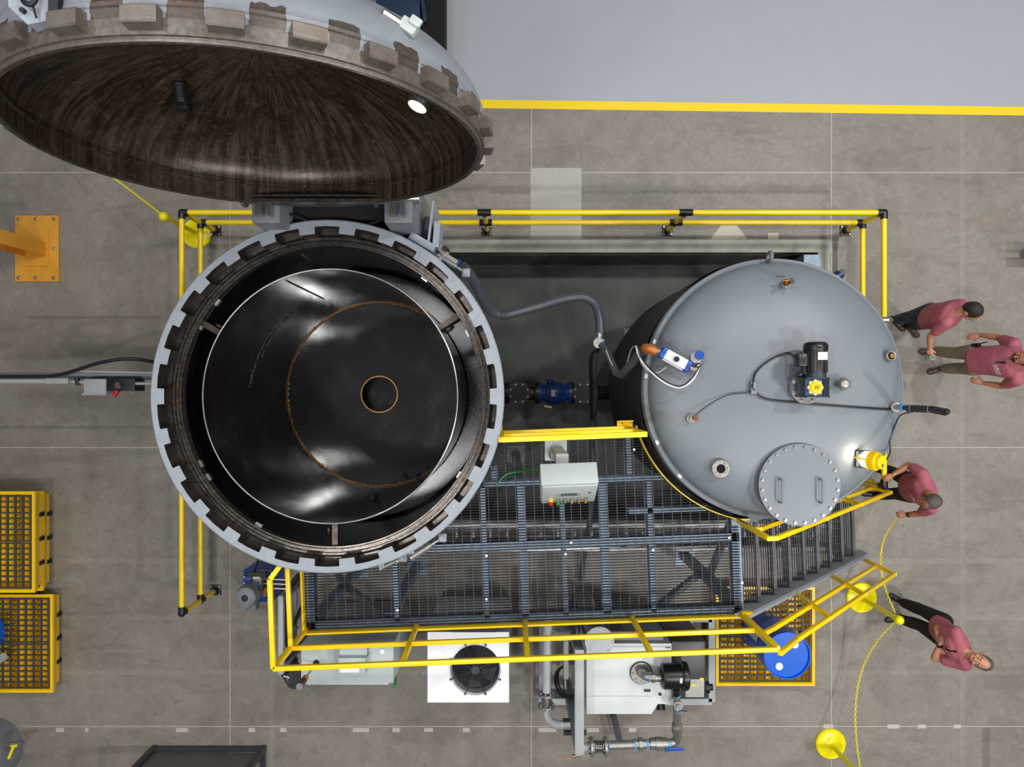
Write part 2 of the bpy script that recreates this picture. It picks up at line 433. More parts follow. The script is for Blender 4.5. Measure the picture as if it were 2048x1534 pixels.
# ------------------------------------------------------------------ pressure vessel, basket, lid
VX, VY, RZ = -1.727, -.07, 3.5
def build_vessel():
    V = thing('pressure_vessel', 'huge open-topped dark steel vessel with a light grey toothed locking ring', 'pressure vessel', (VX, VY, PZ))
    o = (VX, VY, 0)
    b = MB()
    b.lathe([(1.47, 3.30), (1.47, .62), (1.2, .48), (0, .44)], o, seg=128)
    b.build('inner_wall', WET, V)
    b = MB()
    b.lathe([(1.60, 3.20), (1.60, .45), (1.3, .1), (.5, -.15), (0, -.18)], o, seg=96)
    b.lathe([(1.50, 3.16), (1.66, 3.16), (1.66, 3.06), (1.60, 3.06)], o, seg=96)
    b.build('outer_shell', RING, V)
    for a in (40, 130, 220, 310):
        x, y = VX+1.35*math.cos(math.radians(a)), VY+1.35*math.sin(math.radians(a))
        b = MB(); b.bb(x-.1, y-.1, PZ, x+.1, y+.1, .6); b.bb(x-.2, y-.2, PZ, x+.2, y+.2, PZ+.03)
        b.build('leg', MGREY, V)
    # stepped rusty seal face under the ring
    b = MB()
    b.lathe([(1.625, 3.26), (1.625, 3.29), (1.56, 3.29), (1.56, 3.31), (1.535, 3.335), (1.515, 3.335), (1.51, 3.32), (1.50, 3.32), (1.495, 3.35), (1.475, 3.35), (1.47, 3.33), (1.455, 3.33), (1.45, 3.28), (1.47, 3.2), (1.62, 3.2)], o, seg=160, closed=True)
    b.build('seal_step', RUST, V)
    # locking ring with 26 notches
    N = 26; sub = 8; Ro = 1.672; A = []; tp, bt = RZ, 3.33
    inner = []; ang = []
    hw = .118 / 1.606
    for k in range(N):
        c = PI/2 + k*2*PI/N
        lo = c-PI/N
        pts = [(lo, 1.538), (c-hw-.004, 1.538), (c-hw, 1.544), (c-hw, 1.598), (c-hw+.005, 1.606), (c, 1.608), (c+hw-.005, 1.606), (c+hw, 1.598), (c+hw, 1.544), (c+hw+.004, 1.538)]
        inner += pts
    b = MB(); n = len(inner)
    def ringrow(z, rf, key):
        return [b.V((VX+(r if key == 'i' else rf)*math.cos(a), VY+(r if key == 'i' else rf)*math.sin(a), z)) for a, r in inner]
    it, ot = ringrow(tp, 0, 'i'), ringrow(tp, Ro-.012, 'o'); o2 = ringrow(tp-.012, Ro, 'o'); ob = ringrow(bt-.13, Ro, 'o'); ib = ringrow(bt, 0, 'i')
    for i in range(n):
        j = (i+1) % n
        for R1, R2 in ((it, ot), (ot, o2), (o2, ob)): b.face((R1[i], R1[j], R2[j], R2[i]))
    ring = b.build('locking_ring', RING, V, smooth=25)
    b = MB()
    i1 = [b.V((VX+r*math.cos(a), VY+r*math.sin(a), tp-.001)) for a, r in inner]
    i2 = [b.V((VX+r*math.cos(a), VY+r*math.sin(a), bt-.03)) for a, r in inner]
    for i in range(n): b.face((i1[i], i1[(i+1) % n], i2[(i+1) % n], i2[i]))
    b.build('notch_faces', DSTEEL, V, smooth=25)
    # annular ledge low between basket and wall, and the sloping shoulder above it
    b = MB(); b.lathe([(1.469, 1.90), (1.44, 1.85), (1.24, 1.85), (1.24, 1.80), (1.469, 1.78)], o, seg=128, closed=True)
    b.build('inner_ledge', WETS, V)
    for d in (-147, 207, 152, 141, 52, 25, -32, -120):
        a = math.radians(d); c = Vector((VX+1.452*math.cos(a), VY+1.452*math.sin(a), 3.25))
        b = MB(); b.box(c, (.03, .07, .05), Matrix.Rotation(a, 3, 'Z')); b.build('wall_clip', SILV, V)
    # hinge posts and lid cradle
    for x in (-2.34, -1.14):
        b = MB(); s = -1 if x < -1.7 else 1
        b.bb(x-.0, 1.50, 1.6, x+.26, 2.0, 3.78, bev=.02)
        b.bb(x-.0, 1.35, 2.3, x+.26, 1.6, 3.05)
        b.build('hinge_post', MGREY, V)  # darker grey than the ring stands in for shade on the front faces
        b = MB(); b.cyl((x-.06, 1.74, 3.74), (x+.32, 1.74, 3.74), .06); b.cyl((x-.09, 1.74, 3.74), (x-.06, 1.74, 3.74), .085); b.bb(x+.06, 1.55, 3.6, x+.12, 1.72, 3.86); b.bb(x+.17, 1.55, 3.6, x+.2, 1.72, 3.86)
        b.build('hinge_pin', SILV, V)
    b = MB(); b.bb(-2.1, 1.62, 2.3, -1.12, 1.95, 3.4); b.cyl((-2.1, 1.72, 3.3), (-1.12, 1.72, 3.3), .1)
    b.build('hinge_shaft', DARKM, V)
    b = MB(); b.tube(smooth_path([(-2.1, 1.66, 3.5), (-1.8, 1.56, 3.45), (-1.45, 1.55, 3.42), (-1.15, 1.62, 3.5)]), .012, 6)
    b.build('hinge_cable', RUB, V)
    # side latch gear on the shoulder of the ring: bracket plates
    b = MB(); b.bar(P(872, 415, 3.1), P(862, 497, 3.1), .02, .5); b.bar(P(878, 450, 3.2), P(874, 500, 3.2), .06, .3); b.bar(P(822, 472, 3.3), P(870, 500, 3.3), .07, .12); b.bar(P(856, 440, 2.9), P(856, 492, 2.9), .12, .3)
    b.build('latch_bracket', RING, V)
    b = MB(); b.bar(P(882, 508, 3.2), P(892, 500, 3.2), .12, .14); b.bar(P(893, 515, 3.2), P(914, 528, 3.2), .06, .1)
    b.build('latch_block', CAST, V)
    b = MB(); b.bar(P(886, 497, 3.25), P(896, 502, 3.25), .04, .16); b.build('latch_cap', BLKP, V)
    b = MB(); b.cyl(P(912, 524, 3.2), P(918, 529, 3.2), .04); b.build('latch_solenoid', DBLUE, V)
    # locking rams
    def ram(nm, a, c, z, r, lab):
        A, B = P(*a, z), P(*c, z); M = A.lerp(B, .62)
        t = thing(nm, lab, 'hydraulic cylinder', A)
        b = MB(); b.cyl(A, M, r); b.cyl(A-(B-A).normalized()*.03, A, r*1.25); b.build('barrel', CAST, t)
        b = MB(); b.cyl(M, B, r*.55); b.build('rod', SILV, t)
        b = MB(); b.box(B, (.08, .08, .07), bev=.01); b.cyl(B-Vector((0, 0, .05)), B+Vector((0, 0, .06)), .025); b.build('clevis', RING, t)
        d = (Vector((VX, VY, z))-A).normalized(); b = MB(); b.bar(A, A+d*.12, .06, .05); b.build('mounting_ear', RING, t)
    ram('locking_cylinder', (827, 1112), (885, 1075), 3.25, .035, 'small steel ram bolted across the lower right rim of the open vessel')
    ram('locking_cylinder', (765, 1135), (806, 1115), 3.05, .022, 'short ram tucked under the bottom rim of the open vessel above the grating')
    ram('locking_cylinder', (881, 514), (932, 546), 3.25, .026, 'thin steel ram on the upper right outside of the vessel ring')
    return V
def build_basket():
    zb, zt = .80, 3.38; o = (VX, VY, 0)
    B = thing('process_drum', 'black wet steel inner drum with a round hole in its floor, inside the open vessel', 'drum', (VX, VY, zb))
    b = MB(); b.lathe([(1.216, zb+.02), (1.216, zt-.004), (1.219, zt), (1.227, zt), (1.23, zt-.004), (1.23, zb), ], o, seg=160)
    b.build('drum_wall', WET, B)
    b = MB(); b.tube([(VX+1.223*math.cos(t), VY+1.223*math.sin(t), zt+.003) for t in [2*PI*i/160 for i in range(160)]], .0085, 8, closed=True)
    b.build('drum_lip', SILV, B, label='bright worn steel lip of the drum')
    b = MB(); b.lathe([(1.22, zb+.012), (.232, zb), (.232, zb-.02), (1.22, zb-.02)], o, seg=96)
    b.build('drum_floor', WETB, B)
    b = MB(); b.lathe([(.250, zb+.004), (.246, zb+.016), (.232, zb+.016), (.228, zb-.02)], o, seg=64)
    b.build('hole_rim', BRASS, B, label='bright ground edge of the floor hole')
    b = MB()
    random.seed(2)
    for i in range(170):
        a = random.uniform(0, 2*PI) if i % 3 else random.uniform(PI*.95, PI*1.6)
        b.sph((VX+1.205*math.cos(a), VY+1.205*math.sin(a), zb+.02), random.uniform(.006, .016), 6)
    b.tube([(VX+1.21*math.cos(t), VY+1.21*math.sin(t), zb+.02) for t in [2*PI*i/96 for i in range(96)]], .007, 6, closed=True)
    b.build('weld_bead', BRASS, B)
    b = MB()      # vertical seam of the rolled wall
    a = math.radians(112); p = [(VX+1.214*math.cos(a), VY+1.214*math.sin(a), z) for z in (zt-.1, 2.4, 1.9)]; b.tube(p, .009, 6)
    b.build('wall_seam', RUST, B)
    for d in (150, 32, 270):
        a = math.radians(d); R = Matrix.Rotation(a, 3, 'Z'); u = R @ Vector((1, 0, 0)); C = Vector((VX, VY, 0))
        b = MB(); b.box(C+u*1.345+Vector((0, 0, 3.16)), (.225, .02, .22), R); b.box(C+u*1.345+Vector((0, 0, 3.27))+R @ Vector((0, .02, 0)), (.225, .055, .018), R)
        p = C+u*1.30+Vector((0, 0, 3.2))+R @ Vector((0, -.04, 0))
        b.tube([p+R @ Vector((.05*math.cos(t), 0, .09*math.sin(t))) for t in [2*PI*i/20 for i in range(20)]], .014, 8, closed=True)
        b.build('support_arm', DSTEEL, B)
    b = MB(); a = math.radians(285)
    for d, z in ((278, 1.9), (300, 1.3)):
        a = math.radians(d); q = Vector((VX+1.19*math.cos(a), VY+1.19*math.sin(a), z)); b.bar(q, q+Vector((0, 0, .22)), .03, .03); b.cyl(q, q+Vector((-.05*math.cos(a), -.05*math.sin(a), 0)), .02)
    b.build('wall_stop', DARKM, B)
    # stencilled mill lettering on the inside of the wall
    MARKM = mat('chalk_lettering', c3(122, 112, 112), .8, scale=60, col2=c3(60, 54, 56))
    def onwall(a0, z0):
        def fn(x, y):
            a = a0 + x/1.21
            return Vector((VX+1.208*math.cos(a), VY+1.208*math.sin(a), z0+y))
        return fn
    textmesh('180\u00b0', .12, onwall(math.radians(171), 2.18), 'mill_lettering', MARKM, B)
    textmesh('SE 180  OR 08 080', .085, onwall(math.radians(152), 2.16), 'mill_lettering', MARKM, B)
    textmesh('0 80  NE 0980  86', .085, onwall(math.radians(144), 2.04), 'mill_lettering', MARKM, B)
TOOTH = mat('worn_tooth_steel', c3(122, 116, 108), .42, .35, scale=7, col2=c3(92, 80, 70), bump=.2, bscale=60)
LC = Vector((-1.70, 1.63, 5.37))
def build_lid():
    L = thing('vessel_lid', 'great domed grey lid swung open, brown streaked inside, locking teeth round its rim', 'lid', LC)
    ax = (0, 1, 0)
    ell = lambda R, D, n, d0: [(R*math.cos(PI/2*i/n), d0+D*math.sin(PI/2*i/n)) for i in range(n+1)]
    b = MB(); b.lathe([(1.475, 0), (1.475, .165)] + ell(1.475, .57, 28, .165)[1:], LC, ax, seg=128)
    dome_in = b.build('dome_lining', LIDIN, L)
    b = MB(); b.lathe([(1.475, 0), (1.505, -.002), (1.505, .012), (1.51, .02), (1.525, .022), (1.525, .15), (1.533, .158), (1.533, .178)] + ell(1.528, .63, 28, .185)[0:], LC, ax, seg=160)
    shell = b.build('dome_shell', LIDSK, L)
    b = MB(); b.lathe([(1.466, .15), (1.478, .14), (1.478, .19), (1.466, .18)], LC, ax, seg=128); b.lathe([(1.47, .012), (1.484, -.006), (1.495, -.006), (1.50, .01)], LC, ax, seg=160)
    b.build('lip_and_weld', RUST, L)
    N = 26
    for k in range(N):
        a = (k+.0)*2*PI/N + 2*PI/N*.5
        hw = .082/1.56; b = MB(); rows = []
        for (r, d) in ((1.515, .045), (1.585, .05), (1.592, .058), (1.592, .125), (1.585, .132), (1.515, .135)):
            rows.append([b.V(LC+Vector((r*math.cos(a+t*hw), d, r*math.sin(a+t*hw)))) for t in (-1, -.5, 0, .5, 1)])
        for i in range(len(rows)-1):
            for j in range(4): b.face((rows[i][j], rows[i][j+1], rows[i+1][j+1], rows[i+1][j]))
        b.face([r[0] for r in rows]); b.face([r[-1] for r in rows][::-1])
        b.build('locking_tooth', TOOTH, L, smooth=30)
    # crescent seal ledge across the foot of the opening
    b = MB(); pts = []
    for i in range(25):
        t = -PI/2 - .40 + .80*i/24; pts.append((1.47*math.cos(t), 1.47*math.sin(t)))
    for y0, y1, dz in ((.0, .03, .0), (.05, .065, .02)):
        A = [b.V(LC+Vector((x, y0, z))) for x, z in pts]; Bv = [b.V(LC+Vector((x, y1, z))) for x, z in pts]
        b.face(A); b.face(Bv[::-1])
        for i in range(25): j = (i+1) % 25; b.face((A[i], A[j], Bv[j], Bv[i]))
    b.build('seal_ledge', RUST, L)
    # round port light and inlet nozzle on the lining
    p, n = hit(838, 206, dome_in)
    n = -n if n.dot(Vector((0, -1, .3))) < 0 else n
    b = MB(); b.cyl(p+n*.022, p+n*.03, .072, 28); b.build('port_light', GLOWG, L, label='glowing round inspection light')
    b = MB(); b.lathe([(.074, .0), (.074, .036), (.084, .034), (.09, .0)], p, n, 28); b.build('port_ring', SILV, L)
    p, n = hit(358, 165, dome_in); n = -n if n.y > 0 else n
    b = MB(); b.cyl(p, p+Vector((0, -.1, -.03)), .05); b.cyl(p+Vector((0, -.1, -.03)), p+Vector((0, -.13, -.04)), .06, 8); b.box(p+Vector((0, -.13, -.09)), (.09, .09, .1), bev=.01)
    b.build('inlet_nozzle', DARKM, L)
    # hinge arms and back fittings
    for x in (-2.3, -1.1):
        b = MB(); b.bb(x, 1.72, 3.6, x+.16, 2.1, 3.85); b.build('hinge_arm', RING, L)
    b = MB(); b.poly([(-2.27, 1.715), (-2.165, 1.735), (-2.165, 2.12), (-2.36, 2.12), (-2.36, 1.80)], 6.66, 6.86); b.build('lifting_plate', RING, L)
    b = MB(); b.tube(smooth_path([(-2.29, 1.86, 6.88), (-2.26, 1.80, 6.90), (-2.22, 1.79, 6.90), (-2.20, 1.86, 6.88)]), .012, 8); b.tube([(-2.225, 1.79, 6.89), (-2.215, 1.735, 6.88)], .006, 6); b.cyl((-2.285, 1.775, 6.86), (-2.285, 1.775, 6.88), .012)
    b.build('shackle', DARKM, L)
    b = MB(); b.bb(-2.16, 1.76, 6.72, -2.115, 2.12, 6.88); b.build('cable_duct', DARKM, L)
    # lifting clamp on the right shoulder
    b = MB(); q, nn = hit(816, 60, shell); q = q+Vector((.01, 0, .03)); b.box(q, (.10, .07, .06), Matrix.Rotation(-.6, 3, 'Z'), .008); b.box(q+Vector((.04, .015, .03)), (.07, .05, .03), Matrix.Rotation(-.6, 3, 'Z'), .01)
    b.build('shoulder_clamp', PANEL, L)
    b = MB(); b.tube([hit(px, py, shell)[0] for px, py in ((764, 26), (780, 36), (798, 48))], .03, 10); b.build('shoulder_tube', SILV, L)
build_vessel(); build_basket(); build_lid()
# ------------------------------------------------------------------ the grey mixing tank
TX, TY, TZ, TR = 2.746, 0.0, 2.8, 1.365
def tz(x, y):      # height of the dome at a point
    r = min(math.hypot(x-TX, y-TY), TR-.04); return TZ+.03+.36*math.sqrt(max(0, 1-(r/(TR-.035))**2))
def TP(px, py, up=0):     # point on the dome seen at this place of the photograph
    z = 3.1
    for _ in range(30): p = P(px, py, z+up); z = tz(p.x, p.y)
    return P(px, py, z+up)
def build_tank():
    T = thing('mixing_tank', 'broad round grey tank with a shallow domed top and bolted manway', 'tank', (TX, TY, PZ))
    o = (TX, TY, 0)
    prof = [(TR, TZ-.14), (TR, TZ-.02), (TR-.012, TZ), (TR-.045, TZ+.005)]
    prof += [((TR-.055)*math.cos(t), TZ+.01+.37*math.sin(t)**.85 if t > 0 else TZ+.01) for t in [PI/2*i/26 for i in range(27)]]
    b = MB(); b.lathe(prof, o, seg=128); dome = b.build('domed_top', TANK, T)
    b = MB(); n = 96
    rows = []
    for z, dr in ((TZ-.09, .012), (TZ-.5, .014), (TZ-1.2, .02), (.9, .016), (.3, .01)):
        rows.append([b.V((TX+(TR+dr+.008*math.sin(9*a+z*3))*math.cos(a), (TR+dr+.008*math.sin(9*a+z*3))*math.sin(a), z)) for a in [2*PI*k/n for k in range(n)]])
    for i in range(4):
        for k in range(n): b.face((rows[i][k], rows[i][(k+1) % n], rows[i+1][(k+1) % n], rows[i+1][k]))
    b.build('insulation_jacket', FABR, T, label='black fabric insulation jacket')
    b = MB(); b.lathe([(TR-.02, TZ-.1), (TR-.02, .3), (1.1, .05), (0, -.05)], o, seg=64); b.build('shell', TANK, T)
    for a in (45, 135, 225, 315):
        x, y = TX+1.12*math.cos(math.radians(a)), TY+1.12*math.sin(math.radians(a))
        b = MB(); b.bb(x-.08, y-.08, PZ, x+.08, y+.08, .45); b.bb(x-.16, y-.16, PZ, x+.16, y+.16, PZ+.03); b.build('leg', MGREY, T)
    for px, py in ((1291, 752), (1312, 886), (1357, 954), (1300, 560+120)):
        v = (P(px, py, TZ)-Vector((TX, TY, TZ))); v.z = 0; v.normalize(); b = MB(); b.box(Vector((TX, TY, TZ+.003))+v*(TR-.03), (.03, .045, .012), Matrix.Rotation(math.atan2(v.y, v.x), 3, 'Z')); b.build('jacket_clip', WHITE, T)
    # manway
    mc = P(1600, 970, 3.19); mr = .405
    b = MB(); b.cyl((mc.x, mc.y, 2.7), (mc.x, mc.y, 3.13), mr-.04, 64); b.lathe([(mr, 3.135), (mr, 3.158)], (mc.x, mc.y, 0), seg=64); b.cyl((mc.x, mc.y, 3.125), (mc.x, mc.y, 3.155), mr, 64)
    b.build('manway_neck', TANK, T)
    b = MB(); b.cyl((mc.x, mc.y, 3.158), (mc.x, mc.y, 3.185), mr, 72); cov = b.build('manway_cover', TANK, T)
    for k in range(24):
        a = 2*PI*k/24+.13; q = Vector((mc.x+(mr-.03)*math.cos(a), mc.y+(mr-.03)*math.sin(a), 3.185))
        b = MB(); b.cyl(q, q+Vector((0, 0, .012)), .017, 6); b.cyl(q, q+Vector((0, 0, .024)), .009, 8); b.build('bolt', SILV, cov)
    for px in (1559, 1639):
        q = P(px, 978, 3.19); b = MB()
        b.tube([q+Vector((.0, .10, 0)), q+Vector((0, .10, .05)), q+Vector((0, .085, .065)), q+Vector((0, -.115, .065)), q+Vector((0, -.13, .05)), q+Vector((0, -.13, 0))], .011, 8)
        b.build('lift_handle', TANK, cov)
    # sight flange
    q = TP(1438, 936); b = MB(); b.lathe([(.045, .05), (.045, .068), (.088, .068), (.088, .035), (.075, .03), (.075, -.04)], (q.x, q.y, q.z), seg=36)
    b.build('sight_flange', SILV, T)
    for k in range(8):
        a = 2*PI*k/8; b = MB(); b.cyl((q.x+.068*math.cos(a), q.y+.068*math.sin(a), q.z+.066), (q.x+.068*math.cos(a), q.y+.068*math.sin(a), q.z+.08), .009, 8); b.build('flange_bolt', CAST, T)
    b = MB(); b.cyl((q.x, q.y, q.z+.03), (q.x, q.y, q.z+.052), .05); b.build('sight_glass', GLASS, T)
    # lifting eye
    q = Vector((P(1535, 519, TZ).x, TR-.03, TZ-.02)); b = MB()
    b.tube([q+Vector((0, .035+.045*math.cos(t), .09+.06*math.sin(t))) for t in [2*PI*i/20 for i in range(20)]], .018, 8, closed=True); b.bb(q.x-.02, q.y-.03, q.z-.06, q.x+.02, q.y+.03, q.z+.05)
    b.build('lifting_eye', TANK, T)
    # relief fitting (brass) near the far side
    q = TP(1566, 570); b = MB(); b.cyl(q-Vector((0, 0, .02)), q+Vector((0, 0, .07)), .034); b.build('relief_socket', CAST, T)
    b = MB(); b.cyl(q+Vector((0, 0, .05)), q+Vector((.0, 0, .13)), .026); b.cyl(q+Vector((0, 0, .13)), q+Vector((.0, 0, .15)), .034, 8); b.cyl(q+Vector((-.05, .02, .115)), q+Vector((.05, .035, .115)), .016); b.cyl(q+Vector((0, 0, .15)), q+Vector((0, 0, .22)), .02, r2=.014); b.build('relief_valve', BRASS, T)
    b = MB(); b.cyl(q+Vector((0, 0, .2)), q+Vector((0, 0, .235)), .022); b.build('valve_cap', BLKP, T)
    b = MB(); b.cyl(q+Vector((0, 0, .045)), q+Vector((0, 0, .055)), .036); b.build('tape_band', LBLUE, T)
    w = TP(1561, 553); b = MB(); b.box(w, (.085, .02, .004)); b.build('name_plate', BLKP, T)
    # plugged nub, small drain, sensor
    q = TP(1776, 712); n = Vector((.5, 0, 1)).normalized(); b = MB(); b.lathe([(.035, .07), (.045, .075), (.052, .07), (.052, -.04)], q, (0, 0, 1), 24); b.build('plugged_socket', CAST, T)
    b = MB(); b.cyl(q+Vector((0, 0, .05)), q+Vector((0, 0, .085)), .026, 6); b.build('square_plug', BRASS, T)
    q = TP(1680, 768); b = MB(); b.cyl(q, q+Vector((0, 0, .07)), .05, 6); b.cyl(q+Vector((0, 0, .07)), q+Vector((.0, 0, .12)), .062, 18, r2=.05); b.sph(q+Vector((0, 0, .12)), .05, 14, (1, 1, .4)); b.build('breather_cap', CAST, T, label='dark mushroom breather')
    q = TP(1380, 837); b = MB(); b.cyl(q-Vector((0, 0, .03)), q+Vector((0, 0, .045)), .045, 20); b.cyl(q+Vector((0, 0, .04)), q+Vector((0, 0, .1)), .028, 8); b.build('probe_socket', CAST, T)
    b = MB(); b.cyl(q+Vector((.0, 0, .09)), q+Vector((.045, 0, .12)), .016); b.build('probe_plug', ORP, T)
    # cleat plate
    q = TP(1505, 776); b = MB(); b.box(q+Vector((0, 0, .02)), (.06, .12, .05), bev=.006); b.build('cable_cleat', TANK, T)
    # lamp bracket mount
    q = TP(1720, 917); b = MB(); b.bar(q+Vector((-.05, -.08, .02)), q+Vector((.05, -.08, .1)), .02, .03); b.bar(q+Vector((-.05, .08, .02)), q+Vector((.05, .08, .1)), .02, .03); b.bar(q+Vector((-.05, -.08, .03)), q+Vector((-.05, .08, .03)), .02, .03)
    b.cyl(q, q+Vector((0, 0, .05)), .06, 20); b.build('lamp_bracket', DARKM, T)
    # steel leg beside the pit corner, blue-capped side drain
    b = MB(); q = P(1626, 522, .1); b.bb(q.x-.13, q.y-.4, PZ, q.x+.1, q.y+.09, .1); b.build('support_stub', GALV, T)
    q = P(1680, 548, .9); b = MB(); b.cyl(q-Vector((.15, .15, 0)), q, .05); b.tube([q, q+Vector((.03, .02, 0)), q+Vector((.05, 0, -.1))], .045, 12); b.build('side_nozzle', CAST, T)
    b = MB(); b.cyl(q-Vector((.03, .03, 0)), q-Vector((.0, .0, 0)), .065); b.build('nozzle_collar', DBLUE, T)
    q = P(1776, 640, 2.35); b = MB(); b.cyl(q-Vector((.12, 0, 0)), q, .035); b.tube([q, q+Vector((.03, 0, -.01)), q+Vector((.04, 0, -.09))], .032, 12); b.build('side_elbow', SILV, T)
    return dome
def build_mixer():
    q = TP(1608, 775); zc = q.z
    M = thing('agitator_drive', 'black electric motor on a gearbox with a yellow round cap, on the tank dome', 'motor', q)
    x, y = q.x, q.y
    b = MB(); b.cyl((x, y, zc-.08), (x, y, zc+.05), .11, 32); b.cyl((x, y, zc+.05), (x, y, zc+.075), .163, 48); b.build('mounting_flange', SILV, M)
    for k in range(8):
        a = 2*PI*(k+.5)/8; b = MB(); b.cyl((x+.135*math.cos(a), y+.135*math.sin(a), zc+.075), (x+.135*math.cos(a), y+.135*math.sin(a), zc+.095), .017, 6); b.cyl((x+.135*math.cos(a), y+.135*math.sin(a), zc+.09), (x+.135*math.cos(a), y+.135*math.sin(a), zc+.108), .009, 8); b.build('bolt', SILV, M)
    zt = zc+.29; b = MB(); b.bb(x-.115, y-.095, zc+.075, x+.115, y+.095, zt, bev=.008)
    for s in (-1, 1): b.bb(x-.115, y+s*.095-s*.012, zt, x+.115, y+s*.095, zt+.02); b.bb(x+s*.115-s*.012, y-.095, zt, x+s*.115, y+.095, zt+.02)
    for k in range(3): b.bb(x+.06+k*.015, y-.08, zt, x+.066+k*.015, y+.08, zt+.015)
    b.build('gearbox', GUN, M)
    b = MB(); pts = []
    for k in range(96):
        a = 2*PI*k/96; r = .068+.008*math.cos(8*a); pts.append((x-.02+r*math.cos(a), y+r*math.sin(a)))
    b.poly(pts, zt-.01, zt+.022); b.build('cover_plate', WHITE, M)
    b = MB(); b.lathe([(0, zt+.05), (.048, zt+.05), (.056, zt+.042), (.056, zt)], (x-.02, y, 0), seg=32)
    for k in range(8): a = PI/8+2*PI*k/8; b.cyl((x-.02+.055*math.cos(a), y+.055*math.sin(a), zt), (x-.02+.055*math.cos(a), y+.055*math.sin(a), zt+.034), .012, 10)
    cap = b.build('shaft_cap', YEL, M, label='round yellow shaft cap')
    b = MB()
    for s in (-1, 1): b.box((x-.02+s*.009, y, zt+.051), (.008, .03, .004), Matrix.Rotation(-.15, 3, 'Z'))
    for s in (-1, 1): b.box((x-.02, y+s*.024, zt+.0505), (.05, .003, .002)); b.box((x-.02+s*.024, y, zt+.0505), (.003, .05, .002))
    b.build('cap_mark', DARKM, cap)
    mz = zc+.21; mx = x+.025
    b = MB(); b.cyl((mx, y+.09, mz), (mx, y+.15, mz), .10, 32, r2=.095); b.build('motor_adapter', GUN, M)
    b = MB(); b.lathe([(0, .0), (.1, 0), (.104, .01), (.104, .245), (.098, .25)], (mx, y+.14, mz), (0, 1, 0), 40)
    for k in range(24): a = 2*PI*k/24; b.box((mx+.104*math.cos(a), y+.25, mz+.104*math.sin(a)), (.006, .2, .006))
    b.build('motor_body', BLKP, M)
    b = MB(); b.lathe([(.108, .0), (.114, .02), (.113, .05), (.10, .075), (.08, .085), (0, .088)], (mx, y+.35, mz), (0, 1, 0), 40); b.build('fan_cowl', BLKP, M)
    b = MB(); b.bb(mx-.185, y+.20, mz-.04, mx-.10, y+.325, mz+.065, bev=.01); b.bb(mx-.19, y+.205, mz-.035, mx-.155, y+.32, mz+.07, bev=.008); b.bb(mx-.13, y+.13, mz-.03, mx-.09, y+.2, mz+.03)
    b.build('terminal_box', BLKP, M)
    b = MB()
    for i in range(9):
        t = -.35+.97*i/9; t2 = t+.109; vs = [b.V((mx+.013+(.109)*math.sin(a), yy, mz+(.109)*math.cos(a))) for a, yy in ((t, y+.26), (t2, y+.26), (t2, y+.335), (t, y+.335))]; b.face(vs)
    b.build('rating_plate', WLAB, M)
    return M, Vector((mx-.19, y+.27, mz+.02))
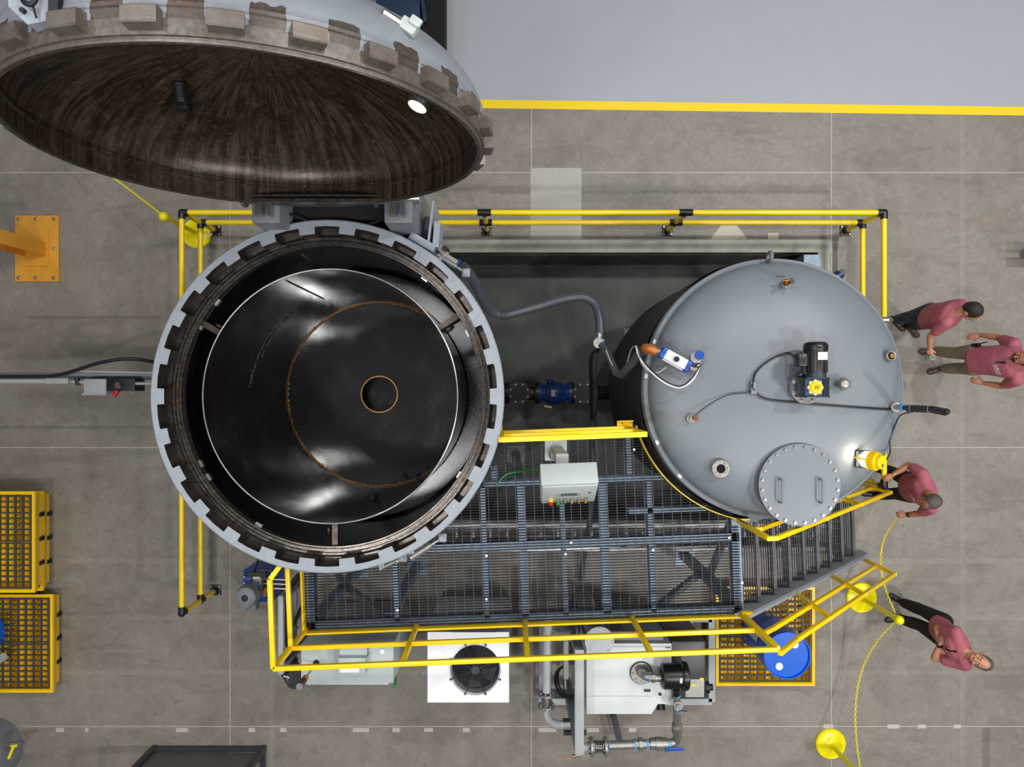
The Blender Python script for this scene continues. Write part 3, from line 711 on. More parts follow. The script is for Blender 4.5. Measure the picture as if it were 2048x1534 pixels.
def build_tank_extras(mp):
    def cab(name, lab, pts, r, m=RUB, grp=None, seg=7):
        b = MB(); pp = smooth_path(pts, 8); b.tube(pp, r, seg); o = b.build(name, m, loc=pp[0]); return tag(o, lab, 'cable', grp)
    cab('power_cable', 'black cable looping from the motor terminal box to the cleat on the dome', [mp, TP(1575, 706, .05), TP(1540, 720, .02), TP(1512, 745, .015), TP(1504, 774, .05)], .010)
    cab('power_cable', 'black cable lying across the dome from the cleat to the mast on the right', [TP(1504, 776, .045), TP(1530, 797, .012), TP(1600, 806, .012), TP(1680, 812, .012), TP(1750, 817, .012), TP(1790, 819, .03)], .010)
    cab('sensor_cable', 'thin black cable from the orange-tipped probe to the dome cleat', [TP(1384, 836, .11), TP(1420, 808, .05), TP(1455, 790, .02), TP(1480, 786, .015), TP(1503, 784, .03)], .005)
    # small black sticker
    # cable mast beyond the dome edge
    base = TP(1786, 814); top = Vector((base.x+.02, base.y-.02, 3.86)); b0 = base.copy()
    C = thing('cable_mast', 'short upright conduit mast with cables strapped to it, at the tank edge', 'conduit', base)
    b = MB(); b.cyl(base-Vector((0, 0, .04)), base+Vector((0, 0, .06)), .05, 24); b.cyl(base+Vector((0, 0, .06)), base+Vector((0, 0, .16)), .028, 8); b.build('socket', CAST, C)
    b = MB(); b.cyl(base+Vector((0, 0, .14)), base+Vector((0, 0, .2)), .033); b.build('tape_band', LBLUE, C)
    b = MB(); b.cyl(base+Vector((.0, 0, .15)), top, .022); b.sph(top, .03, 12); b.build('conduit', DARKM, C)
    for dx, dy in ((.03, .015), (.028, -.03)):
        b = MB(); b.tube([base+Vector((dx, dy, .2)), base+Vector((dx*1.3, dy, .6)), top+Vector((dx, dy, -.05))], .011, 7); b.build('strapped_cable', RUB, C)
    for z in (.35, .65):
        b = MB(); b.lathe([(.05, 0), (.05, .008)], base+Vector((.012, -.003, z)), seg=16); b.build('cable_tie', WHITE, C)
    # work lamp
    q = TP(1744, 921, .17); ax = Vector((.55, -.1, .83)).normalized()
    Lm = thing('work_lamp', 'yellow ribbed lamp shining on the tank dome beside the manway', 'lamp', q)
    b = MB(); b.lathe([(.0, .11), (.062, .11), (.07, .10), (.07, .06), (.085, .055), (.085, -.02), (.06, -.03)], q, ax, 40)
    u, w = frame(ax)
    for k in range(30): a = 2*PI*k/30; d = u*math.cos(a)+w*math.sin(a); b.bar(q+d*.088+ax*-.02, q+d*.088+ax*.055, .006, .012, up=d)
    b.build('lamp_body', YEL, Lm)
    b = MB(); b.box(q+ax*.112+u*.03, (.035, .022, .006), Matrix((u, w, ax)).transposed()); b.build('lamp_label', SCRN, Lm)
    b = MB(); b.lathe([(0, -.075), (.078, -.075), (.08, -.025), (0, -.025)], q, ax, 32); b.build('lamp_lens', GLOW, Lm, label='glowing white lens')
    for s in (-1, 1): b = MB(); b.bar(q+w*s*.09, q+w*s*.095-ax*.12, .02, .01, up=w); b.build('yoke_arm', YEL, Lm)
    cab('lamp_cord', 'black cord running from the yellow lamp up the tank edge to the mast', [q+ax*.09+Vector((.05, 0, -.02)), P(1780, 905, 3.0), P(1780, 880, 2.95), P(1790, 850, 3.0), P(1802, 830, 3.2), base+Vector((.03, -.04, .3))], .007)
    # actuated valve assembly at the left rim
    V = thing('valve_actuator', 'pneumatic valve actuator, silver body between blue end caps, over the left tank edge', 'valve', TP(1350, 717))
    zA = 3.18
    A, B = P(1321, 703, zA), P(1379, 735, zA); d = (B-A).normalized(); L = (B-A).length; s = d.cross(Vector((0, 0, 1)))
    R = Matrix((d, s, Vector((0, 0, 1)))).transposed(); mid = (A+B)/2
    b = MB(); b.box(mid, (L*.72, .105, .11), R, .01); b.box(mid+s*.05+Vector((0, 0, -.01)), (L*.7, .03, .05), R, .005); b.build('actuator_body', OWHITE, V)
    for sg in (-1, 1):
        b = MB(); b.box(mid+d*sg*L*.42, (L*.16, .115, .12), R, .015)
        for c in (-1, 1):
            for e in (-1, 1): b.cyl(mid+d*sg*L*.5+s*c*.04+Vector((0, 0, e*.04)), mid+d*sg*(L*.5+.008)+s*c*.04+Vector((0, 0, e*.04)), .008, 8)
        b.build('end_cap', BLUEP, V)
    b = MB(); b.cyl(mid+Vector((0, 0, .055)), mid+Vector((0, 0, .08)), .026, 20); b.cyl(mid+Vector((0, 0, .08)), mid+Vector((0, 0, .086)), .014, 6); b.build('position_knob', DARKM, V)
    b = MB(); b.cyl(mid+Vector((0, 0, -.3)), mid+Vector((0, 0, -.05)), .04); b.build('valve_stem', CAST, V)
    G = P(1397, 712, zA+.1); b = MB(); b.cyl(B+d*.0, P(1388, 741, zA), .03); b.tube(smooth_path([P(1385, 739, zA), P(1398, 733, zA), P(1396, 715, zA)]), .03, 12); b.cyl(P(1393, 715, zA-.04), P(1393, 715, zA+.06), .055, 20); b.build('sensor_body', CAST, V)
    b = MB(); b.cyl(P(1398, 711, zA+.05), P(1399, 710, zA+.11), .046, 24); b.build('sensor_cap', BLUEP, V)
    b = MB(); b.sph(P(1397, 731, zA+.04), .03, 14); b.build('glass_bulb', SILV, V)
    E = P(1303, 699, 3.1); b = MB(); b.tube(smooth_path([P(1294, 699, 2.95), P(1290, 697, 3.1), P(1298, 697, 3.16), P(1312, 703, 3.16)]), .048, 14); b.build('copper_elbow', ORP, V)
    b = MB(); b.cyl(P(1308, 700, 3.15), P(1322, 705, 3.15), .04, 10); b.build('union_nut', CAST, V)
    cab('air_line', 'white line drooping in a loop below the valve actuator', [P(1272, 693, 3.15), P(1279, 715, 3.17), P(1300, 742, 3.24), P(1330, 766, 3.28), P(1360, 775, 3.3), P(1385, 760, 3.3), P(1400, 732, 3.26)], .008, WHITE)
    cab('air_line', 'black line running beside the white one under the actuator', [P(1275, 692, 3.18), P(1284, 716, 3.2), P(1304, 741, 3.27), P(1334, 764, 3.32), P(1360, 772, 3.34), P(1383, 757, 3.34), P(1401, 730, 3.28)], .007, RUB)
    cab('air_line', 'grey line from the tank edge to the side of the actuator body', [P(1274, 692, 3.16), P(1281, 722, 3.18), P(1292, 738, 3.22), P(1312, 746, 3.24), P(1332, 735, 3.18)], .006, LGREY)
    cab('air_line', 'grey line looping down the black jacket and back up to the actuator', [P(1212, 700, 2.35), P(1222, 725, 2.3), P(1238, 748, 2.4), P(1252, 730, 2.6), P(1262, 700, 2.8), P(1270, 692, 3.05), P(1276, 696, 3.16)], .007, LGREY)
    # pipe V and hose to the vessel
    Pp = thing('feed_pipe', 'dull grey pipe bent in a V from the hose fitting to the tank edge', 'pipe', P(1204, 690, 1.9))
    b = MB(); b.tube([P(1204, 690, 2.0), P(1222, 722, 2.2), P(1233, 746, 2.35), P(1243, 750, 2.42), P(1262, 728, 2.65), P(1278, 708, 2.85), P(1292, 699, 2.97)], .045, 14); b.build('pipe_run', HOSE, Pp)
    b = MB(); b.cyl(P(1197, 686, 1.75), P(1197, 686, 2.0), .06); b.cyl(P(1199, 678, 1.9), P(1197, 690, 1.9), .065); b.build('clamp_fitting', CAST, Pp)
    b = MB(); b.cyl(P(1200, 677, 1.9), P(1199, 681, 1.9), .067); b.build('blue_tape', LBLUE, Pp)
    b = MB(); b.cyl(P(1200, 664, 1.9), P(1199, 676, 1.9), .05); b.build('hose_clamp', SILV, Pp)
    b = MB(); b.lathe([(0, 0), (.07, 0), (.07, .02), (0, .02)], P(1204, 689, 1.7), seg=6); b.build('bracket', DARKM, Pp)
    pts = smooth_path([P(925, 532, 2.7), P(944, 556, 2.5), P(961, 590, 2.25), P(978, 617, 2.05), P(998, 629, 1.95), P(1020, 628, 1.95), P(1060, 617, 1.9), P(1130, 598, 1.85), P(1165, 594, 1.85), P(1188, 606, 1.85), P(1198, 632, 1.88), P(1201, 668, 1.9)], 10)
    b = MB(); rad = [.052+(.004 if i % 2 else 0) for i in range(len(pts))]; b.tube(pts, .05, 14, radii=rad); o = b.build('transfer_hose', HOSE, loc=pts[0]); tag(o, 'thick grey hose curving from the vessel side over the pit to the tank pipe', 'hose')
    pts = smooth_path([P(1192, 700, 1.6), P(1188, 740, 1.2), P(1190, 800, .8), P(1184, 870, .6), P(1186, 960, .5), P(1180, 1040, .4), P(1168, 1110, .2), P(1162, 1160, .1)], 8)
    b = MB(); b.tube(pts, .037, 12); o = b.build('suction_hose', HOSE, loc=pts[0]); tag(o, 'dark hose dropping from the pipe fitting and running under the grating', 'hose')
    b = MB(); b.tube(smooth_path([P(1196, 700, 1.7), P(1182, 712, 1.5), P(1181, 760, 1.2), P(1183, 840, .8)]), .018, 8); o = b.build('pit_cable', RUB, loc=P(1196, 700, 1.7)); tag(o, 'slim black cable beside the dark hose above the pit', 'cable')
DOME = build_tank(); _M, _mp = build_mixer(); build_tank_extras(_mp)
def build_pit_pipe():
    z = -.35; y = P(0, 786, z).y
    T = thing('pit_valve_line', 'dark flanged pipe with a blue valve lying in the pit between vessel and tank', 'pipe', (P(1010, 786, z).x, y, PZ))
    x = lambda px: P(px, 0, z).x
    def flange(px, m=BLKP):
        b = MB(); b.cyl((x(px)-.02, y, z), (x(px)+.02, y, z), .165, 32)
        for k in range(10): a = 2*PI*k/10; b.cyl((x(px)-.04, y+.135*math.cos(a), z+.135*math.sin(a)), (x(px)+.04, y+.135*math.cos(a), z+.135*math.sin(a)), .014, 6)
        b.build('flange', m, T)
    b = MB(); b.cyl((VX+1.3, y, z), (x(1078), y, z), .11, 28); b.cyl((x(1038), y, z), (x(1038), y, z+.16), .12, 28); b.cyl((x(1038), y, z+.15), (x(1038), y, z+.18), .165, 32); b.build('tee_pipe', BLKP, T)
    b = MB()
    for k in range(8): a = 2*PI*(k+.5)/8; b.cyl((x(1038)+.135*math.cos(a), y+.135*math.sin(a), z+.18), (x(1038)+.135*math.cos(a), y+.135*math.sin(a), z+.2), .015, 6)
    for k in range(8): a = 2*PI*(k+.5)/8; b.cyl((x(1165)+.135*math.cos(a), y+.135*math.sin(a), z+.18), (x(1165)+.135*math.cos(a), y+.135*math.sin(a), z+.2), .015, 6)
    b.build('cap_bolts', SILV, T)
    b = MB(); b.cyl((x(1140), y, z), (TX-.9, y, z), .11, 28); b.cyl((x(1165), y, z), (x(1165), y, z+.16), .12, 28); b.cyl((x(1165), y, z+.15), (x(1165), y, z+.18), .165, 32); b.build('tee_pipe', BLKP, T)
    b = MB(); b.lathe([(.12, 0), (.12, .03), (.13, .09), (.165, .17), (.175, .24), (.165, .31), (.13, .38), (.12, .45), (.12, .48)], (x(1077), y, z), (1, 0, 0), 32); b.cyl((x(1100), y-.2, z), (x(1100), y+.2, z), .05); b.build('valve_body', DBLUE, T, label='blue valve body')
    b = MB(); b.bb(x(1105)-.03, y-.05, z+.17, x(1105)+.03, y+.05, z+.182); b.build('valve_plate', WLAB, T)
    b = MB(); b.bar((x(1088), y-.19, z+.1), (x(1103), y-.21, z+.1), .03, .02); b.build('valve_tag', YEL, T)
    flange(1014); flange(1073); flange(1078, DBLUE); flange(1139, DBLUE); flange(1144); flange(1190)
    for px in (1050, 1160):
        b = MB(); b.bb(x(px)-.06, y-.12, PZ, x(px)+.06, y+.12, z-.1); b.build('pipe_saddle', MGREY, T)
build_pit_pipe()
# ------------------------------------------------------------------ raised walkway, stairs, yellow rails (skewed 2.2 degrees to the hall)
SK = math.radians(2.2); ZP = 2.45; OY = -2.555
def W(x, y, z):      # platform coordinates: x along the walkway, y = distance inward from its outer edge
    c, s = math.cos(SK), math.sin(SK); X0, Y0 = .164, -2.545
    dx = x-X0; return Vector((X0+dx*c-y*s, Y0+dx*s+y*c, z))
XL, XR, YI = -2.235, 2.545, 2.075
def build_platform():
    T = thing('walkway_platform', 'raised steel walkway of open grating on blue-grey beams between the two vessels', 'platform', W(0, 0, 0))
    RV, RT = 1.735, 1.435
    def spans(a, bpt):      # clip a straight bar against the two round cut-outs
        L = (bpt-a).length; d = (bpt-a)/L; cuts = []
        for cx, cy, r in ((VX, VY, RV), (TX, TY, RT)):
            f = Vector((a.x-cx, a.y-cy, 0)); B = f.dot(d); C = f.dot(f)-r*r; D = B*B-C
            if D > 0: cuts.append((-B-D**.5, -B+D**.5))
        segs = [(0, L)]
        for c0, c1 in cuts:
            ns = []
            for s0, s1 in segs:
                if c1 <= s0 or c0 >= s1: ns.append((s0, s1))
                else:
                    if c0 > s0: ns.append((s0, c0))
                    if c1 < s1: ns.append((c1, s1))
            segs = ns
        return [(a+d*s0, a+d*s1) for s0, s1 in segs if s1-s0 > .02]
    b = MB(); n = int(YI/.030)
    for i in range(n+1):
        y = .01+i*.030
        for p, q in spans(W(XL, y, ZP-.015), W(XR, y, ZP-.015)): b.bar(p, q, .0042, .028)
    b.build('bearing_bars', GRAT, T)['kind'] = 'stuff'
    b = MB(); x = XL+.05
    while x < XR:
        for p, q in spans(W(x, 0, ZP-.002), W(x, YI, ZP-.002)): b.bar(p, q, .0055, .006)
        x += .1
    b.build('cross_bars', GRATL, T)['kind'] = 'stuff'
    b = MB()
    for cx, cy, r, a0, a1 in ((TX, TY, RT, 196, 262),):
        pts = [Vector((cx+r*math.cos(math.radians(a)), cy+r*math.sin(math.radians(a)), ZP+.02)) for a in range(a0, a1, 3)]
        for p, q in zip(pts, pts[1:]): b.bar(p, q, .012, .1)
    b.build('toe_plate', YEL, T, label='curved yellow toe plate following the tank')
    b = MB(); pts = [Vector((VX+RV*math.cos(math.radians(a)), VY+RV*math.sin(math.radians(a)), ZP-.02)) for a in range(262, 344, 3)]
    for p, q in zip(pts, pts[1:]): b.bar(p, q, .01, .05)
    b.build('edge_plate', GRAT, T)
    zb = ZP-.1
    def beam(x0, y0, x1, y1, w, h=.12, z=zb):
        for p, q in spans(W(x0, y0, z), W(x1, y1, z)):
            b = MB(); b.bar(p+Vector((0, 0, h/2)), q+Vector((0, 0, h/2)), w, .01); b.bar(p-Vector((0, 0, h/2)), q-Vector((0, 0, h/2)), w, .01); b.bar(p, q, .012, h)
            b.build('beam', GALV, T)
    for px, w in ((795, .055), (975, .055), (1052, .085), (1133, .05), (1215, .085), (1308, .055)):
        xx = (px-CX)*(H-zb-.05)/F; beam(xx, .05, xx, .79, w); beam(xx, .87, xx, 1.48, w)
    for px, w in ((1000, .07), (1270, .055)):
        xx = (px-CX)*(H-zb-.05)/F; beam(xx, 1.56, xx, YI, w)
    beam(XR-.03, 0, XR-.03, 1.35, .1); beam(XL+.05, 0, XL+.05, 1.2, .1)
    beam(XL, .04, XR, .04, .08); beam(XL, .83, XR, .83, .085); beam(XL, 1.52, XR-.2, 1.52, .06); beam(XL, YI-.03, XR-.9, YI-.03, .07); beam(1.35, 1.16, XR, 1.16, .06)
    b = MB()
    for px, py in ((795, 1122), (795, 1220), (973, 1111), (973, 1198), (1142, 1085), (1131, 1108), (1306, 1100), (1458, 1075), (1484, 1165), (908, 880), (1268, 899), (960, 905)):
        q = P(px, py, ZP+.004); b.cyl(q, q+Vector((0, 0, .012)), .014, 10)
    b.build('grating_clips', WHITE, T)['kind'] = 'stuff'
    for x, y in ((XR-.03, .06), (XL+.07, .06), (.15, 1.52), (XL+.9, .06), (XR-.05, 1.3)):
        p = W(x, y, 0); 
        if -1.88 < p.y < 1.96 and PX0 < p.x < PX1: p.z = PZ
        b = MB(); b.bb(p.x-.06, p.y-.05, p.z, p.x+.06, p.y+.05, zb-.06); b.bb(p.x-.14, p.y-.14, p.z, p.x+.14, p.y+.14, p.z+.02); b.build('column', GALV if p.z == 0 else MGREY, T)
    for (x0, y0, z0), (x1, y1, z1) in (((XR-.03, .06, .9), (XR-.9, .06, zb-.06)), ((XL+.07, .06, .9), (XL+.9, .06, zb-.06)), ((XR-.03, .06, 1.2), (XR-.03, 1.0, zb-.06)), ((XL+.07, .1, 1.0), (XL+.2, .9, zb-.06))):
        b = MB(); b.bar(W(x0, y0, z0), W(x1, y1, z1), .07, .07); b.build('brace', MGREY, T)
    return T
SRUN, SRISE = 2.42, 2.45
def stz(x): return ZP*(1-(x-XR)/SRUN)
SY0, SY1 = .02, .985      # stair band in platform y
def build_stairs():
    T = thing('staircase', 'steel stair with open grating treads running down to the floor past the manway', 'stairs', W(XR+1.2, .5, 0))
    for y, nm in ((SY0, 'outer'), (SY1, 'inner')):
        b = MB(); p0, p1 = W(XR, y, ZP-.06), W(XR+SRUN+.02, y, .0); d = Vector((0, 0, .26))
        t = .012; s = (W(0, 1, 0)-W(0, 0, 0))
        for off, w in ((0, t),):
            A = [W(XR-.06, y, ZP+.04), W(XR+.06, y, ZP+.04), W(XR+SRUN+.12, y, .12), W(XR+SRUN+.12, y, 0), W(XR+SRUN-.12, y, 0), W(XR-.06, y, ZP-.2)]
            v1 = [b.V(q-s*w/2) for q in A]; v2 = [b.V(q+s*w/2) for q in A]
            b.face(v1); b.face(v2[::-1]); n = len(A)
            for i in range(n): b.face((v1[i], v1[(i+1) % n], v2[(i+1) % n], v2[i]))
        sg = -1 if nm == 'outer' else 1
        b.bar(W(XR+.06, y+sg*.03, ZP+.035), W(XR+SRUN+.11, y+sg*.03, .115), .065, .012)
        b.bar(W(XR-.1, y+sg*.03, ZP+.035), W(XR+.06, y+sg*.03, ZP+.035), .065, .012)
        b.bar(W(XR+.0, y+sg*.03, ZP-.2), W(XR+SRUN-.1, y+sg*.03, .02), .065, .012)
        b.build('stringer', RING, T, label='light grey stringer')
    N = 8; g = .285; r = .272
    for k in range(1, N+1):
        x1 = XR+k*g; x0 = x1-.275; z = ZP-k*r
        b = MB(); b.bar(W(x1-.012, SY0+.015, z), W(x1-.012, SY1-.015, z), .038, .03)
        for i in range(9): xx = x0+.01+i*.028; b.bar(W(xx, SY0+.015, z-.012), W(xx, SY1-.015, z-.012), .0045, .026)
        y = SY0+.06
        while y < SY1: b.bar(W(x0, y, z-.002), W(x1-.02, y, z-.002), .0045, .005); y += .1
        for yy in (SY0+.012, SY1-.012): b.bar(W(x0, yy, z-.03), W(x1, yy, z-.03), .006, .07)
        b.build('tread', TREAD, T)
def build_rails():
    zt, zm = 3.5, 2.97; w = .045
    T = thing('guard_rail', 'yellow square-tube guard rail along the outer edge and left end of the walkway', 'railing', W(0, 0, ZP))
    up = (0, 0, 1); xe = XR-.02
    yo = -.0
    def bar(nm, a, c, ww=w, hh=w, par=T, m=YEL):
        b = MB(); b.bar(a, c, ww, hh, bev=.004); return b.build(nm, m, par)
    # left end turns back toward the vessel and leans out slightly
    for z, nm in ((zt, 'top_rail'), (zm, 'mid_rail')):
        bar(nm, W(XL, yo, z), W(xe, yo, z)); bar(nm, W(XL, yo, z), W(XL, .84, z))
    bar('toe_board', W(XL, -.01, ZP+.03), W(xe, -.01, ZP+.03), .012, .11); bar('toe_board', W(XL-.0, 0, ZP+.03), W(XL, .9, ZP+.03), .012, .11)
    bar('toe_angle', W(XL, -.03, ZP-.01), W(xe, -.03, ZP-.01), .05, .01); bar('toe_angle', W(XL-.02, 0, ZP-.01), W(XL-.02, .9, ZP-.01), .04, .01)
    for x in (XL, -1.02, .164, 1.335, xe):
        bar('post', W(x, yo, ZP-.08), W(x, yo, zt-.02), .05 if x != xe else .07, .045)
    for z in (zt,): bar('return_rail', W(XL, .84, z), W(XL+.10, .98, z-.1))
    for x in (-1.02, .164, 1.335, xe):
        b = MB(); b.box(W(x, -.015, ZP+.02), (.14, .012, .1), Matrix.Rotation(SK, 3, 'Z')); b.build('post_plate', YEL, T)
    b = MB(); b.box(W(xe+.05, .02, ZP+.03), (.12, .03, .06), Matrix.Rotation(SK, 3, 'Z')); b.build('post_plate', YEL, T)
    # outer stair rail
    S = thing('stair_rail', 'yellow square-tube handrail on the outer side of the stair, toward the drum pallet', 'railing', W(XR+1.2, -.05, 0))
    y = -.05
    def sp(x, dz): return W(x, y, stz(x)+.05+dz)
    e = XR+SRUN+.04
    b = MB(); b.bar(W(xe+.03, y, zt-.02), sp(XR+.30, .95), w, w, bev=.004); b.bar(sp(XR+.28, .95), sp(e, .95), w, w, bev=.004); b.build('top_rail', YEL, S)
    b = MB(); b.bar(W(xe+.03, y, zm), sp(XR+.22, .50), w, w, bev=.004); b.bar(sp(XR+.20, .50), sp(e, .50), w, w, bev=.004); b.build('mid_rail', YEL, S)
    for x in (XR+.91, XR+1.66, e):
        b = MB(); b.bar(sp(x, -.12), sp(x, .97), .045, .045, bev=.004); b.build('post', YEL, S)
        b = MB(); b.box(sp(x, -.07)+Vector((0, .03, 0)), (.09, .03, .12)); b.build('post_plate', YEL, S)
    # inner stair rail
    I = thing('stair_rail', 'yellow square-tube handrail on the inner side of the stair, passing beneath the manway', 'railing', W(XR+1.2, SY1+.03, 0))
    y2 = SY1+.035
    def sq(x, dz): return W(x, y2, stz(x)+.05+dz)
    xp = XR-.02
    b = MB(); b.bar(W(xp, y2, ZP-.1), W(xp, y2, 3.40), .045, .045, bev=.004); b.build('post', YEL, I)
    b = MB(); b.bar(W(xp-.02, y2, 3.38), W(xp+.09, y2, 3.38), w, w, bev=.004); b.bar(W(xp+.07, y2, 3.385), sq(e-.03, .95), w, w, bev=.004); b.build('top_rail', YEL, I)
    b = MB(); b.bar(W(xp, y2, 2.93), W(xp+.1, y2, 2.93), w, w, bev=.004); b.bar(W(xp+.08, y2, 2.93), sq(e-.03, .5), w, w, bev=.004); b.build('mid_rail', YEL, I)
    for x in (XR+.91, XR+1.66, e-.03):
        b = MB(); b.bar(sq(x, -.12), sq(x, .97), .045, .045, bev=.004); b.build('post', YEL, I)
    b = MB(); b.box(W(xp+.04, y2+.02, ZP+.02), (.14, .02, .1)); b.build('post_plate', YEL, I)
    # short rail over the pit
    G = thing('guard_rail', 'short yellow double-bar rail over the pit edge between vessel and tank', 'railing', W(.66, YI, ZP))
    xa, xb = -.005, 1.35
    for z, nm in ((3.52, 'top_rail'), (3.02, 'mid_rail'), (ZP+.03, 'toe_rail')):
        bar(nm, W(xa, YI-.0, z), W(xb, YI-.0, z), .05, .045 if z > 3 else .1, G)
    for x in (xa, xb): bar('post', W(x, YI, ZP-.06), W(x, YI, 3.52), .05, .05, G)
    for x in (xa-.08, xb-.02): 
        b = MB(); b.box(W(x, YI+.05, ZP+.03), (.17, .07, .02), Matrix.Rotation(SK, 3, 'Z')); b.box(W(x, YI+.08, ZP+.06), (.17, .012, .08), Matrix.Rotation(SK, 3, 'Z')); b.build('clamp_plate', YEL, G)
build_platform(); build_stairs(); build_rails()
def build_console():
    T = thing('control_console', 'pale grey control box with a display and a row of push buttons on a post', 'control panel', W(.46, 1.86, ZP))
    b = MB(); c = P(1112, 905, 2.9); b.bb(.44, -.72, ZP, .56, -.62, 3.42, bev=.004); b.bb(.38, -.78, ZP, .62, -.56, ZP+.015); b.build('post', PANEL, T)
    Rz = Matrix.Rotation(math.radians(2.2), 3, 'Z'); Rx = Matrix.Rotation(math.radians(-31), 3, 'X'); R = Rz @ Rx
    # box axes: x wide, y depth, z height; front face looks to -y and up
    A = P(1140, 968, 3.72)      # front top edge middle
    wv, dv, hv = R @ Vector((1, 0, 0)), R @ Vector((0, 1, 0)), R @ Vector((0, 0, 1))
    dirn = Vector((0, -.52, -.85)); 
    down = (Rz @ Vector((0, -.50, -.866))).normalized(); wv = Rz @ Vector((1, 0, 0)); nrm = wv.cross(down).normalized()
    if nrm.z < 0: nrm = -nrm
    back = -nrm
    R = Matrix((wv, back, -down)).transposed()
    Wd, Hh, D = .525, .42, .21
    cen = A + down*Hh/2 + back*D/2
    b = MB(); b.box(cen, (Wd, D, Hh), R, .006); b.build('enclosure', PANEL, T)
    b = MB(); b.box(A+down*Hh/2+nrm*.012, (Wd-.02, .02, Hh-.02), R, .004); door = b.build('door', PANEL, T)
    F0 = A+down*Hh/2+nrm*.023
    def on(u, v, o=0): return F0+wv*u-down*v+nrm*o
    b = MB(); b.box(on(0, .02), (.22, .006, .10), R, .002); b.build('display_bezel', LGREY, door)
    b = MB(); b.box(on(0, .02, .003), (.15, .006, .05), R); b.build('display', SCRN, door)
    b = MB(); b.box(on(.19, .04, .002), (.028, .004, .012), R); b.build('badge', BLKP, door)
    cols = (RED, GRN, SILV, AMB, ORP, AMB)
    for i in range(6):
        u = -.165+i*.066; t = door
        b = MB(); p = on(u, -.13); b.cyl(p, p+nrm*.02, .021, 18); b.box(on(u, -.085, .001), (.04, .003, .018), R); b.build('button_collar', SILV if i else YEL, t)
        b = MB(); b.cyl(p+nrm*.02, p+nrm*(.05 if i < 2 else .035), .019 if i < 2 else .012, 16); b.build('push_button', cols[i], t)
    b = MB(); b.bb(.40, -.70, ZP+.35, .46, -.64, ZP+.75); b.build('cable_duct', PANEL, T)
    pts = smooth_path([W(.35, 1.7, ZP+.3), W(.2, 1.66, ZP+.1), W(.02, 1.62, ZP+.03), W(-.1, 1.5, ZP+.02)])
    b = MB(); b.tube(pts, .009, 6); tag(b.build('earth_wire', GRN, loc=pts[0]), 'green wire lying on the grating beside the console post', 'wire')
build_console()
def build_tray():
    # ladder tray at floor level under the walkway
    zt = .35; y0, y1 = P(0, 1051, zt).y, P(0, 1098, zt).y
    T = thing('cable_tray', 'bright metal cable ladder running along the floor under the walkway to the stair', 'cable tray', (.5, (y0+y1)/2, zt))
    xa, xb = P(560, 0, zt).x, P(1650, 0, zt).x
    for y in (y0, y1):
        b = MB(); b.bar((xa, y, zt), (xb, y+.0, zt), .05, .02); b.bar((xa, y, zt-.05), (xb, y, zt-.05), .012, .1); b.build('side_rail', WHITE, T)
    x = xa+.1; k = 0
    while x < xb:
        b = MB(); b.bar((x, y0, zt-.05), (x, y1, zt-.05), .03, .02); b.build('rung', LGREY, T)
        b = MB(); b.bb(x-.012, y0-.16, zt-.03, x+.012, y0-.09, zt+.01); b.build('cable_clamp', WHITE, T)
        x += .235; k += 1
    for i in range(3):
        yy = y1+.06+i*.035; b = MB(); b.tube([(xa, yy, zt-.02), (xb-.1, yy, zt-.02)], .014, 6); b.build('cable', RUB if i else DARKM, T)
    for x in (-1.6, 0.0, 1.6, 3.2):
        b = MB(); b.bb(x-.03, y1-.03, 0, x+.03, y1+.03, zt-.1); b.build('foot', MGREY, T)
build_tray()
# ------------------------------------------------------------------ pipe barrier round the pit
def build_barrier():
    T = thing('pipe_barrier', 'low yellow round-pipe barrier with black clamps around the pit', 'railing', (-4.24, 2.27, 0))
    zt, zm = 1.07, .52; xl, xr, yt, yb, yr = -4.22, 4.81, 2.27, -2.885, -1.25; r = .034
    def pipe(nm, a, c):
        b = MB(); b.cyl(a, c, r, 16); b.build(nm, YPIPE, T)
    def joint(p, dirs, s=.05):
        b = MB()
        for d in dirs: d = Vector(d); b.cyl(Vector(p)-d*.01, Vector(p)+d*.085, .045, 14)
        b.sph(p, .047, 12); b.build('clamp', BLKP, T)
    for z in (zt, zm):
        nm = 'top_rail' if z == zt else 'mid_rail'
        pipe(nm, (xl, yt, z), (xr, yt, z)); pipe(nm, (xl, yt, z), (xl, yb, z))
        pipe(nm, (xr, yt, z), (xr, yr, z))
        joint((xl, yt, z), ((1, 0, 0), (0, -1, 0), (0, 0, -1))); joint((xr, yt, z), ((-1, 0, 0), (0, -1, 0), (0, 0, -1)))
        joint((xl, yb, z), ((0, 1, 0), (0, 0, -1))); joint((xr, yr, z), ((0, 1, 0), (0, 0, -1)))
        for x in (-.33, 2.26): joint((x, yt, z), ((-1, 0, 0), (1, 0, 0), (0, 0, -1)))
    for x, y in ((xl, yt), (xr, yt), (-.33, yt), (2.26, yt), (xl, yb), (xr, yr)):
        b = MB(); b.cyl((x, y, .02), (x, y, zt-.03), r, 16); b.build('post', YPIPE, T)
        b = MB(); b.bb(x-.075, y-.075, 0, x+.075, y+.075, .016, bev=.004); b.cyl((x, y, .01), (x, y, .11), .046, 16); base = b.build('base_plate', BLKP, T)
        for sx in (-1, 1):
            for sy in (-1, 1): b = MB(); b.cyl((x+sx*.055, y+sy*.055, .016), (x+sx*.055, y+sy*.055, .035), .012, 8); b.build('bolt', SILV, base)
build_barrier()
